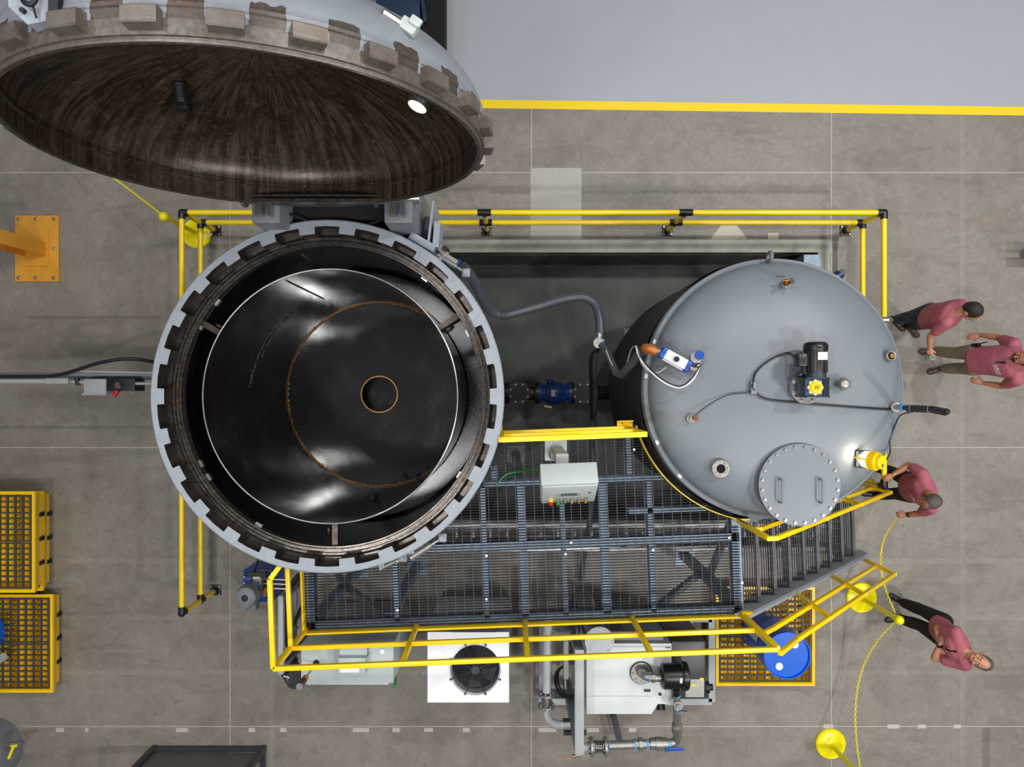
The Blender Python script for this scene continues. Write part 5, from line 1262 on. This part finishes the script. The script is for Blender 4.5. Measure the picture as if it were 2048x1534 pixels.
# ------------------------------------------------------------------ hydraulic power unit + frame at the left end of the walkway
def build_hpu():
    T = thing('hydraulic_power_unit', 'blue hydraulic power unit with a round grey motor at the lower left of the vessel', 'hydraulic unit', (-3.3, -2.7, 0))
    zt = .62; a, c = P(486, 1204, zt), P(545, 1140, zt)
    b = MB(); b.bb(a.x, a.y, .12, c.x, c.y, zt, bev=.01); b.build('oil_tank', BLUEP, T)
    for x in (a.x+.05, c.x-.05):
        for y in (a.y+.05, c.y-.05): b = MB(); b.bb(x-.025, y-.025, 0, x+.025, y+.025, .12); b.build('foot', BLUEP, T)
    b = MB(); q, r = P(487, 1172, .8), P(510, 1151, .8); b.bb(q.x, q.y, zt, r.x, r.y, .8, bev=.01); blk = b.build('blue_block', BLUEP, T)
    for px, py in ((489, 1154), (500, 1154), (489, 1166)): b = MB(); p = P(px, py, .8); b.cyl(p, p+Vector((0, 0, .012)), .012, 8); b.build('bolt', SILV, blk)
    m = P(490, 1196, 1.15); b = MB(); b.cyl((m.x, m.y, zt), (m.x, m.y, 1.1), .135, 36); b.lathe([(.145, 1.0), (.147, 1.08), (.13, 1.14), (.08, 1.165), (.045, 1.165), (.045, 1.15), (0, 1.15)], (m.x, m.y, 0), seg=40)
    for k in range(28): w = 2*PI*k/28; b.bar((m.x+.125*math.cos(w), m.y+.125*math.sin(w), zt+.1), (m.x+.125*math.cos(w), m.y+.125*math.sin(w), 1.0), .006, .02, up=(math.cos(w), math.sin(w), 0))
    b.build('motor', MGREY, T)
    b = MB(); b.lathe([(0, 1.152), (.044, 1.152)], (m.x, m.y, 0), seg=20); b.build('motor_grille', DARKM, T)
    b = MB(); p = P(500, 1217, .95); b.bb(p.x-.07, p.y-.03, .8, p.x+.07, p.y+.09, .95, bev=.008); b.build('terminal_box', MGREY, T)
    b = MB(); p = P(520, 1160, .75); b.bb(p.x-.05, p.y-.12, zt, p.x+.05, p.y+.1, .86)
    for k in range(4): b.bb(p.x-.045, p.y-.1+k*.05, .86, p.x+.045, p.y-.07+k*.05, .885)
    b.build('valve_manifold', SILV, T)
    b = MB(); b.bb(p.x-.12, p.y+.06, .8, p.x+.12, p.y+.13, .87); b.cyl((p.x-.16, p.y+.1, .84), (p.x+.16, p.y+.1, .84), .028, 16); b.build('solenoid', DARKM, T)
    for k in range(3):
        b = MB(); y = p.y+.02-k*.06; b.cyl((p.x+.05, y, .78), (p.x+.5, y-.01, .8), .013, 8); b.cyl((p.x+.1, y, .78), (p.x+.13, y, .78), .022, 6); b.build('hose_fitting', SILV, T)
    b = MB(); p = P(532, 1183, .9); b.cyl((p.x, p.y, zt), (p.x, p.y, .85), .05, 20); b.cyl((p.x, p.y, .85), (p.x, p.y, .9), .04, 20); b.build('pressure_gauge', BRASS, T)
    b = MB(); p = P(525, 1196, .7); b.cyl((p.x, p.y, zt), (p.x, p.y, .7), .045, 24); b.cyl((p.x, p.y, .69), (p.x, p.y, .71), .032, 20); b.build('filler_cap', BLUEP, T)
    b = MB(); b.bar(P(510, 1181, .85), P(533, 1191, .85), .03, .03); b.build('bright_rod', SILV, T)
    b = MB(); b.bar(P(504, 1147, .8), P(512, 1163, .8), .03, .01); b.build('strap', ORP, T)
    pts = smooth_path([P(506, 1150, .7), P(514, 1128, .9), P(520, 1108, 1.2)]); b = MB(); b.tube(pts, .012, 6); b.build('black_hose', RUB, T)
    # upright cable ladder and hoses beside the rail
    U = thing('hose_gantry', 'grey box channel and bundled black hoses running down inside the left guard rail', 'hoses', P(567, 1300, 1.6))
    z = 1.75
    b = MB(); b.bb(P(556, 0, z).x, P(0, 1349, z).y, z-.08, P(566, 0, z).x, P(0, 1192, z).y, z, bev=.004); b.build('channel', LGREY, U)
    b = MB(); b.cyl(P(590, 1170, 1.2), P(588, 1290, 1.2), .035, 14); b.build('grey_pipe', MGREY, U)
    for k in range(4):
        pts = smooth_path([P(606-3*k, 1148, 1.9-.1*k), P(585-2*k, 1172, 1.7), P(572+2*k, 1190, 1.6), P(571+2*k, 1240, 1.5), P(574+3*k, 1290, 1.3), P(588+2*k, 1320, .9)]); b = MB(); b.tube(pts, .02, 8); b.build('hose', RUB, U)
    for k in range(6):
        pts = smooth_path([P(612, 1196+4*k, 1.6), P(600-k, 1215+5*k, 1.4), P(590-k, 1240+3*k, 1.2), P(596, 1256, 1.0)]); b = MB(); b.tube(pts, .006, 5); b.build('thin_cable', RUB, U)
    b = MB(); q = P(583, 1345, .9); b.cyl(q-Vector((.1, 0, .2)), q+Vector((.12, 0, .2)), .13, 20); b.build('dark_pump', DARKM, U)
    b = MB(); b.cyl(P(568, 1352, 1.5), P(580, 1355, 1.5), .02); b.cyl(P(575, 1350, 1.5), P(575, 1360, 1.5), .014); b.build('bright_taps', SILV, U)
    for y in (P(0, 1340, z).y, P(0, 1200, z).y): b = MB(); x = P(561, 0, z).x; b.bb(x-.03, y-.03, 0, x+.03, y+.03, z-.08); b.build('upright', MGREY, U)
build_hpu()
# ------------------------------------------------------------------ things cut by the frame
def build_edges():
    T = thing('grey_tank', 'round grey tank cut off by the bottom left corner, with a small yellow-levered tap', 'tank', (-7.3, -5.0, 0))
    x, y = P(-14, 1500, .3).x-.2, P(-14, 1500, .3).y-.1
    b = MB(); b.lathe([(.42, 0), (.42, .75), (.36, .9), (.2, .98), (0, 1.0)], (x, y, 0), seg=48); b.build('body', MGREY, T)
    q = P(30, 1490, .45); b = MB(); b.cyl(q-Vector((.12, 0, 0)), q+Vector((.12, .04, 0)), .028, 12); b.cyl(q-Vector((.05, 0, 0)), q-Vector((.02, 0, 0)), .05, 14); b.build('outlet_tap', SILV, T)
    b = MB(); b.bar(q+Vector((.01, 0, .04)), q+Vector((-.05, -.16, .05)), .03, .02); b.bar(q+Vector((-.02, 0, .04)), q+Vector((.06, .02, .05)), .035, .02); b.build('tap_lever', YBRT, T)
    T = thing('steel_rack', 'dark grey steel-framed rack cut off by the bottom edge', 'rack', (-4.3, -5.5, 0))
    x0, x1, y1 = P(303, 0, .05).x, P(530, 0, .05).x, P(0, 1498, .05).y
    for p, q in (((x0, y1, .05), (x1, y1, .05)), ((x0, y1, 1.1), (x1, y1, 1.1)), ((x0, y1-.9, 1.1), (x1, y1-.9, 1.1)), ((x1-.03, y1, 1.1), (x1-.03, y1-.9, 1.1)), ((x0+.03, y1, 1.1), (x0+.03, y1-.9, 1.1)), ((x1-.03, y1, .05), (x1-.03, y1-.9, .05)), ((x0+.03, y1, .05), (x0+.03, y1-.9, .05))):
        b = MB(); b.bar(p, q, .06, .06); b.build('rail', CHAR, T)
    b = MB(); b.bb(x0+.03, y1-.05, .1, x1-.03, y1-.03, 1.08); b.build('back_panel', mat('rack_panel', c3(104, 102, 98), .5), T)
    for x in (x0+.03, x1-.03):
        for y in (y1-.0, y1-.87): b = MB(); b.bb(x-.035, y-.035, 0, x+.035, y+.035, 1.1); b.build('upright', CHAR, T)
    # dark machine and blue panel beyond the lid
    T = thing('black_cabinet', 'low matte black cabinet standing beyond the raised lid, at the top edge', 'cabinet', (-.9, 4.9, 0))
    z = .45; a, c = P(826, 100, z), P(888, -60, z)
    b = MB(); b.bb(a.x-.5, a.y, 0, c.x, c.y, z, bev=.005); b.build('body', mat('matte_black_paint', c3(9, 9, 10), .9, spec=0), T)
    b = MB(); b.bb(a.x-.5, a.y+.02, z, c.x-.32, c.y, z+.06, bev=.02); b.bar((c.x-.34, c.y, z+.05), (c.x-.25, a.y+.35, z+.05), .05, .05); b.build('blue_cover', mat('navy_panel', c3(24, 50, 74), .45), T)
    q = P(2046, 508, .3); b = MB(); b.cyl(q, q+Vector((.3, 0, 0)), .07, 16); tag(b.build('pipe_stub', MGREY, loc=q), 'small grey-blue pipe end at the right edge of the floor', 'pipe')
build_edges()
# ------------------------------------------------------------------ people
def N(v): return Vector(v).normalized()
def capsule(b, p, q, r1, r2, seg=16):
    b.cyl(p, q, r1, seg, r2, caps=True); b.sph(p, r1, seg); b.sph(q, r2, seg)
def fuse(b, name, m, parent, voxel, smooth=4, origin=None):
    bmesh.ops.recalc_face_normals(b.b, faces=b.b.faces)
    me = bpy.data.meshes.new('tmp'); b.b.to_mesh(me); b.b.free()
    o = bpy.data.objects.new('tmp', me); COL.objects.link(o)
    r = o.modifiers.new('r', 'REMESH'); r.mode = 'VOXEL'; r.voxel_size = voxel; r.adaptivity = 0
    s = o.modifiers.new('s', 'SMOOTH'); s.factor = .5; s.iterations = smooth
    dg = bpy.context.evaluated_depsgraph_get(); nm = bpy.data.meshes.new_from_object(o.evaluated_get(dg))
    bpy.data.objects.remove(o)
    o0 = parent_world(parent) if parent else Vector(origin)
    nm.transform(Matrix.Translation(-o0)); nm.materials.clear(); nm.materials.append(m); nm.shade_smooth(); nm.name = name
    ob = bpy.data.objects.new(name, nm); COL.objects.link(ob)
    if parent: ob.parent = parent
    else: ob.location = o0
    return ob
def hand(b, w, d, n, side, curl=.3, spread=.08, s=1.0, thumb=.6):
    # w wrist, d direction to the fingers, n palm normal (curl side), side = thumb side
    d = N(d); n = N(Vector(n)-d*d.dot(Vector(n))); t = N(d.cross(n)); 
    if t.dot(Vector(side)) < 0: t = -t
    R = Matrix((t, n, d)).transposed()
    pc = w+d*.048*s; b.sph(pc, .046*s, 16, (.92, .36, 1.15), R)
    b.sph(w+d*.02*s+t*.018*s+n*.006, .022*s, 12)
    L = (.070, .079, .073, .058)
    for i in range(4):
        off = (1.5-i)*.0205*s; base = w+d*(.082-.004*abs(i-1.2))*s+t*off; dd = N(d+t*(1.5-i)*spread); p = base; ang = 0
        for j, fr in enumerate((.45, .31, .24)):
            ang += curl*(.7+.25*j+.08*i); q = p+(dd*math.cos(ang)+n*math.sin(ang))*L[i]*fr*s
            capsule(b, p, q, (.0102-.0009*j)*s, (.0095-.0009*j)*s, 10); p = q
    p = w+d*.028*s+t*.030*s; td = N(d*.72+t*.7+n*.25*thumb); q = p+td*.036*s; capsule(b, p, q, .0125*s, .011*s, 10)
    td2 = N(d*.95+t*.25+n*.45*thumb); capsule(b, q, q+td2*.03*s, .011*s, .009*s, 10)
def person(name_label, J, cloth, pants, skin, hairm, shoe, face, up, hands, voxel=.0085, sleeve=.62, hair_back=.014, belly=1.0, beard=False):
    """J: joints in metres; face, up: head directions; hands: per side (direction, palm normal, thumb side, curl)"""
    ped = (J['ank0']+J['ank1'])/2; ped = Vector((ped.x, ped.y, 0))
    sh0, sh1 = J['sh0'], J['sh1']; hip = (J['hip0']+J['hip1'])/2; ch = (sh0+sh1)/2; lat = N(sh1-sh0); upv = N(ch-hip)
    fwd = N(lat.cross(upv)); 
    if fwd.dot(J['fwd']) < 0: fwd = -fwd
    RT = Matrix((lat, fwd, N(lat.cross(fwd)))).transposed()
    head = J['head']; face = N(face); up = N(Vector(up)-face*face.dot(Vector(up))); hl = N(up.cross(face)); RH = Matrix((hl, face, up)).transposed()
    neck = ch+upv*.045
    HS = 1.1
    b = MB()
    def torso(b, g, low=0.0):
        hw = (J['hip0']-J['hip1']).length
        prof = ((0.0, .174, .126), (.25, .172, .126), (.45, .174, .128), (.65, .188, .134), (.92, .196, .124))
        for ii in range(23):
            t = .92*ii/22; k_ = max(i for i in range(4) if prof[i][0] <= t+1e-9); f_ = (t-prof[k_][0])/(prof[k_+1][0]-prof[k_][0]); w_ = prof[k_][1]*(1-f_)+prof[k_+1][1]*f_; dp = prof[k_][2]*(1-f_)+prof[k_+1][2]*f_
            c = hip.lerp(ch, t)+fwd*(.012*belly*(1-abs(t-.4))); dpb = dp*(1+.14*(belly-1)*(1 if t < .7 else .3)); wb = w_*(1+.07*(belly-1))
            b.sph(c, 1, 20, (wb+g, dpb+g, .09+g*.5), RT)
        capsule(b, sh0.lerp(ch, .18), sh1.lerp(ch, .18), .066+g, .066+g)
        b.sph(ch+upv*.01, 1, 16, (.12+g, .075+g, .07+g*.5), RT)
    def arm(b, k, g=0, frac=None):
        S, E_, Wr = J['sh%d' % k], J['el%d' % k], J['wr%d' % k]
        if frac:
            e = S.lerp(E_, frac); capsule(b, S, e, .067+g, .056+g)
        else:
            capsule(b, S, E_, .052, .041); capsule(b, E_, E_.lerp(Wr, .35), .042, .041); capsule(b, E_.lerp(Wr, .35), Wr, .041, .027)
    def leg(b, k, g=0):
        Hp, K, A = J['hip%d' % k], J['kn%d' % k], J['ank%d' % k]
        capsule(b, Hp, K, .088+g, .056+g); capsule(b, K, K.lerp(A, .35), .056+g, .058+g); capsule(b, K.lerp(A, .35), A+(K-A)*.04, .058+g, .040+g*1.2)
    torso(b, 0)
    for k in (0, 1): arm(b, k); leg(b, k)
    body_b = b; capsule(b, neck-upv*.03, head-up*.055-face*.012, .060, .057); b = MB()
    def hs(m):
        bmesh.ops.scale(m.b, vec=(HS, HS, HS), space=Matrix.Translation(-head), verts=m.b.verts); return m
    b.sph(head+up*.012-face*.008, 1, 24, (.076, .098, .104), RH); b.sph(head-up*.052+face*.022, 1, 18, (.058, .07, .062), RH); b.sph(head-up*.098+face*.062, .024, 12)
    b.sph(head+face*.097-up*.028, 1, 12, (.0165, .022, .017), RH); capsule(b, head+face*.083+up*.012, head+face*.099-up*.022, .009, .012, 10)
    for s in (-1, 1):
        b.sph(head+hl*s*.079-up*.012-face*.01, 1, 12, (.012, .024, .034), RH); b.sph(head+hl*s*.03+face*.081+up*.024, 1, 10, (.024, .012, .009), RH); b.sph(head+hl*s*.043+face*.066-up*.03, .024, 10)
    b.sph(head+face*.088-up*.066, 1, 10, (.026, .012, .007), RH); b.sph(head+face*.086-up*.078, 1, 10, (.022, .012, .007), RH)
    hs(b); tm = bpy.data.meshes.new('tmp'); b.b.to_mesh(tm); b.b.free(); b = body_b; b.b.from_mesh(tm)
    for k in (0, 1):
        if hands[k]: hand(b, J['wr%d' % k], *hands[k])
    body = fuse(b, 'person', skin, None, voxel*.85, 3, ped)
    tag(body, name_label, 'person', None)
    for s in (-1, 1): b = MB(); b.sph(head+hl*s*.031+face*.0850+up*.004, .0100, 12); hs(b); b.build('eye', EYEW, body)
    for s in (-1, 1): b = MB(); b.sph(head+hl*s*.031+face*.0935+up*.004, .0052, 10); hs(b); b.build('iris', hairm, body); b = MB(); b.bar(head+hl*s*.016+face*.094+up*.025, head+hl*s*.048+face*.084+up*.027, .006, .007, up=face); hs(b); b.build('eyebrow', hairm, body)
    b = MB(); b.sph(head+face*.0965-up*.0715, 1, 12, (.022, .004, .003), RH); hs(b); b.build('mouth', DRED, body)
    b = MB(); b.sph(head+up*.026-face*.024, 1, 28, (.083, .098, .097), RH); b.sph(head-up*.02-face*.05, 1, 20, (.07, .06, .07), RH)
    for s in (-1, 1): b.sph(head+hl*s*.062+up*.01+face*.005, 1, 12, (.02, .03, .034), RH)
    if beard: b.sph(head-up*.062+face*.03, 1, 20, (.061, .068, .05), RH); 
    hs(b); fuse(b, 'hair', hairm, body, .006, 3)
    b = MB(); torso(b, .016)
    for k in (0, 1): arm(b, k, .012, sleeve)
    shirt = fuse(b, 'shirt', cloth, body, voxel*1.3, 4)
    b = MB(); b.tube([neck-upv*.005+(lat*math.cos(t)*.068+fwd*(math.sin(t)*.07))-upv*(.028*max(0, math.sin(t))) for t in [2*PI*i/24 for i in range(24)]], .013, 8, closed=True)
    b.build('collar', cloth, shirt)
    b = MB()
    for k in (0, 1): leg(b, k, .024)
    b.sph(hip-upv*.0, 1, 20, (.168, .12, .115), RT); b.sph(hip+upv*.07, 1, 20, (.160, .116, .08), RT)
    fuse(b, 'trousers', pants, body, voxel*1.3, 4)
    for k in (0, 1):
        A, Tt = J['ank%d' % k], J['toe%d' % k]; f = Tt-A; f.z = 0; f.normalize(); s = Vector((-f.y, f.x, 0)); Z = Vector((0, 0, 1)); RR = Matrix((s, f, Z)).transposed()
        A0 = Vector((A.x, A.y, 0)); b = MB()
        b.sph(A0-f*.03+Z*.042, 1, 16, (.040, .052, .042), RR); b.sph(A0+f*.075+Z*.036, 1, 18, (.042, .085, .036), RR); b.sph(A0+f*.15+Z*.030, 1, 18, (.045, .068, .030), RR); b.sph(A0+Z*.065-f*.01, 1, 14, (.04, .05, .045), RR)
        b.box(A0+f*.06+Z*.008, (.07, .24, .014), RR, .004)
        fuse(b, 'shoe', shoe, body, .007, 3)
    # decals laid on the cloth
    bm = bmesh.new(); bm.from_mesh(shirt.data); bmesh.ops.translate(bm, verts=bm.verts, vec=parent_world(shirt)); tree = BVHTree.FromBMesh(bm); bm.free()
    tup = N(upv-fwd*fwd.dot(upv))
    def on(u, v, lift=.003):      # u along person's left-right (lat), v up from the chest centre
        o = hip.lerp(ch, .74)+lat*u+tup*v+fwd*.5; h = tree.ray_cast(o, -fwd)
        return (h[0]+fwd*lift) if h[0] is not None else hip.lerp(ch, .74)+lat*u+tup*v+fwd*.13
    rt = 1 if lat.cross(tup).dot(fwd) > 0 else -1       # reads left to right seen from the front
    J.update(dict(on=on, rt=rt, shirt=shirt, body=body, latv=lat, fwdv=fwd, headl=hl, headu=up, headf=face, hd=head))
    return body
EYEW = mat('eye_white', c3(215, 205, 198), .3, var=.02)
def Q(px, py, z): return P(px, py, z)
def logo(J, u0, v0=.02, size=.052):
    on, rt = J['on'], J['rt']
    textmesh('UTC', size, lambda x, y: on(rt*(u0+x), v0+y, .004), 'shirt_lettering', WHITE, J['shirt'])
    b = MB(); vs = [b.V(on(rt*(u0+x), v0+y, .004)) for x, y in ((size*.95, -.018), (size*1.25, -.018), (size*1.35, .02), (size*1.1, .022), (size*1.2, .004))]; b.face(vs); b.build('shirt_flash', WHITE, J['shirt'])
    b = MB(); A = [b.V(on(rt*(u0-size+x*.012), v0-.032, .004)) for x in range(9)]; B = [b.V(on(rt*(u0-size+x*.012), v0-.028, .004)) for x in range(9)]
    for i in range(8): b.face((A[i], A[i+1], B[i+1], B[i]))
    b.build('shirt_rule', WHITE, J['shirt'])
def placket(J, v0=0.0):
    on0, rt = J['on'], J['rt']; on = lambda u, v, l: on0(u, v+v0, l); b = MB(); n = 8
    A = [b.V(on(-(.004+.004*i/n*3), -.01+.15*i/n, .005)) for i in range(n)]; B = [b.V(on((.004+.004*i/n*3), -.01+.15*i/n, .005)) for i in range(n)]
    for i in range(n-1): b.face((A[i], A[i+1], B[i+1], B[i]))
    b.build('dark_placket', BLKC, J['shirt'])
# 1: the man with folded arms, looking up
J4 = dict(ank0=Q(1808, 1206, .09), toe0=Q(1776, 1188, .03), ank1=Q(1804, 1239, .09), toe1=Q(1770, 1241, .03), kn0=Q(1846, 1221, .5), kn1=Q(1839, 1250, .5),
          hip0=Q(1888, 1243, .92), hip1=Q(1878, 1273, .92), sh0=Q(1912, 1264, 1.42), sh1=Q(1930, 1329, 1.42), el0=Q(1880, 1254, 1.13), wr0=Q(1888, 1301, 1.19),
          el1=Q(1873, 1314, 1.11), wr1=Q(1889, 1282, 1.20), head=Q(1961, 1322, 1.60), fwd=Vector((-1, -.1, .2)))
for k_ in ('el0', 'wr0', 'el1', 'wr1'): J4[k_] = J4[k_]+Vector((-.038, -.01, .01))
J4['wr0'] += Vector((.015, 0, -.02)); J4['wr1'] += Vector((-.05, 0, .05))
camdir = N(Vector((0, 0, H))-J4['head'])
person('man with folded arms looking straight up, grey hair, pink polo shirt and black trousers', J4, PINK, BLKC, SKIN2, HAIRG, SHOEB, N(camdir*.8+Vector((-.45, .1, .05))), Vector((.8, -.4, .5)),
       ((Vector((.35, -1, .12)), Vector((.8, .2, -.5)), Vector((.2, .3, 1)), .12, .10), (Vector((.2, .9, .1)), Vector((.8, 0, -.2)), Vector((0, 0, 1)), .5, .02)), belly=1.15)
logo(J4, .075, .095); placket(J4, .07)
b = MB(); on, rt = J4['on'], J4['rt']; vs = [b.V(on(rt*(-.085+x), .10+y, .006)) for x, y in ((-.04, -.012), (.04, -.012), (.04, .014), (-.04, .014))]; b.face(vs); b.build('name_badge', LGREY, J4['shirt'])
w = J4['wr1'].lerp(J4['el1'], .08); d = N(J4['el1']-J4['wr1']); b = MB(); b.cyl(w, w+d*.03, .034, 20); b.bar(w+d*.0+N(Vector((.1, 0, 1)))*.03, w+d*.036+N(Vector((.1, 0, 1)))*.03, .036, .014, bev=.004); b.build('wrist_watch', BLKP, J4['body'])
# 2: the man at the barrier holding the chain
J3 = dict(ank0=Q(1756, 935, .09), toe0=Q(1738, 941, .03), ank1=Q(1757, 990, .09), toe1=Q(1740, 988, .03), kn0=Q(1786, 945, .5), kn1=Q(1788, 987, .5),
          hip0=Q(1820, 961, .93), hip1=Q(1822, 989, .93), sh0=Q(1845, 948, 1.38), sh1=Q(1862, 1016, 1.40), el0=Q(1818, 930, 1.20), wr0=Q(1785, 950, 1.135),
          el1=Q(1838, 1027, 1.14), wr1=Q(1813, 1030, 1.0), head=Q(1860, 1003, 1.64), fwd=Vector((-1, 0, -.1)))
person('man in black trousers gripping the yellow barrier, chain in his other hand', J3, PINK, BLKC, SKIN, HAIRG, SHOEB, Vector((-.78, -.35, -.42)), Vector((-.35, -.1, .92)),
       ((Vector((-.85, -.5, -.1)), Vector((.1, -.15, -1)), Vector((.2, -1, 0)), .5, .03), (Vector((-1, -.05, -.2)), Vector((.2, 0, -1)), Vector((0, 1, .3)), .85, .02)), belly=1.1)
logo(J3, .085, .03)
w = J3['wr1'].lerp(J3['el1'], .12); d = N(J3['el1']-J3['wr1']); b = MB(); b.cyl(w, w+d*.028, .034, 18); b.build('wrist_watch', DARKM, J3['body'])
w = J3['wr0'].lerp(J3['el0'], .1); d = N(J3['el0']-J3['wr0']); b = MB(); b.cyl(w, w+d*.008, .033, 18); b.build('wrist_band', SILV, J3['body'])
# 3: the man in jeans holding a cup
J1 = dict(ank0=Q(1793, 640, .09), toe0=Q(1800, 652, .03), ank1=Q(1822, 652, .09), toe1=Q(1832, 668, .03), kn0=Q(1822, 633, .5), kn1=Q(1840, 648, .5),
          hip0=Q(1862, 622, .92), hip1=Q(1858, 642, .92), sh0=Q(1921, 610, 1.40), sh1=Q(1892, 645, 1.36), el0=Q(1898, 612, 1.14), wr0=Q(1905, 628, 1.06),
          el1=Q(1861, 672, 1.12), wr1=Q(1859, 697, .98), head=Q(1944, 623, 1.60), fwd=Vector((.5, -.7, 0)))
person('dark-haired man in navy jeans and pink shirt, one arm out holding a small cup', J1, PINK, JEAN, SKIN2, HAIRD, SHOEN, Vector((.35, -.85, -.42)), Vector((.3, -.1, 1)),
       (None, (Vector((.25, -.85, -.3)), Vector((.5, .2, -.7)), Vector((1, 0, .4)), .6, .03)))
cp = J1['wr1']+Vector((.035, -.115, -.03)); T = thing('paper_cup', 'small clear cup in the hand of the man in navy jeans', 'cup', cp-Vector((0, 0, .05)))
b = MB(); b.lathe([(0, -.05), (.026, -.05), (.036, .05), (.033, .05), (.024, -.045), (0, -.045)], cp, seg=24); b.build('cup_body', WLAB, T)
b = MB(); b.lathe([(.034, .045), (.038, .05), (.034, .055)], cp, seg=24); b.build('cup_rim', WHITE, T)
# 4: the man in khaki walking in from the right edge
J2 = dict(ank0=Q(1873, 702, .09), toe0=Q(1846, 703, .03), ank1=Q(1889, 737, .09), toe1=Q(1860, 744, .03), kn0=Q(1908, 706, .5), kn1=Q(1926, 737, .5),
          hip0=Q(1950, 704, .93), hip1=Q(1953, 735, .93), sh0=Q(2028, 688, 1.42), sh1=Q(2034, 760, 1.42), el0=Q(1996, 675, 1.13), wr0=Q(1960, 670, .96),
          el1=Q(2004, 772, 1.13), wr1=Q(1966, 766, .96), head=Q(2050, 717, 1.64), fwd=Vector((-1, 0, 0)))
person('man in khaki trousers and brown shoes, partly cut off by the right edge', J2, PINK, KHAK, SKIN, HAIRD, SHOEN, Vector((-.8, .15, .12)), Vector((0, 0, 1)),
       ((Vector((-1, -.15, -.35)), Vector((.1, -.3, -.8)), Vector((-.2, -1, 0)), .18, .06), (Vector((-.9, .3, -.3)), Vector((0, .2, -.8)), Vector((-.2, 1, 0)), .35, .05)), belly=1.3, beard=True)
logo(J2, .085, .0); placket(J2)
rp = Q(1952, 690, 1.02); T = thing('two_way_radio', 'black two-way radio clipped to the belt of the man in khaki', 'radio', rp)
b = MB(); b.box(rp, (.05, .045, .11), Matrix.Rotation(.2, 3, 'Y'), .008); b.build('radio_body', BLKP, T)
b = MB(); b.cyl(rp+Vector((.01, .01, .05)), rp+Vector((.03, .03, .17)), .007, 10); b.build('antenna', BLKP, T)
# ------------------------------------------------------------------ camera, lights, world
def setup_view():
    cam = bpy.data.cameras.new('camera'); co = bpy.data.objects.new('camera', cam); COL.objects.link(co)
    co.location = (0, 0, H); cam.sensor_fit = 'HORIZONTAL'; cam.sensor_width = 36; cam.lens = 36*F/2048
    cam.shift_x = (1024-CX)/2048; cam.shift_y = -(767-CY)/2048; cam.clip_start = .05
    scn.camera = co
    w = bpy.data.worlds.new('hall'); scn.world = w; w.use_nodes = True
    bg = w.node_tree.nodes['Background']; bg.inputs[0].default_value = (.93, .97, 1, 1); bg.inputs[1].default_value = .15
    def lamp(x, y, z, e, size=.5, col=(1, .985, .96)):
        l = bpy.data.lights.new('high_bay_lamp', 'AREA'); l.shape = 'DISK'; l.size = size; l.energy = e; l.color = col
        o = bpy.data.objects.new('high_bay_lamp', l); COL.objects.link(o); o.location = (x, y, z)
    for x, y, e in ((8.2, 4.6, 760), (8.2, -4.6, 840), (3.4, 4.9, 420), (3.4, -4.9, 480), (-3.55, 3.0, 190), (-3.6, -3.35, 330), (-1.8, 2.1, 120), (-1.6, -2.5, 160), (13, 0, 420), (-9, -4, 130), (-8, 5, 150)):
        lamp(x, y, 13.2, e*LE, .75)
    vs = scn.view_settings; vs.view_transform = 'Standard'; vs.look = 'None'; vs.gamma = 1; vs.exposure = EXPO; vs.use_curve_mapping = False
    scn.cycles.use_denoising = True; scn.cycles.max_bounces = 8; scn.cycles.glossy_bounces = 5; scn.cycles.caustics_reflective = False
    scn.cycles.sample_clamp_indirect = 6
LE = 0.80; EXPO = 0.0
setup_view()
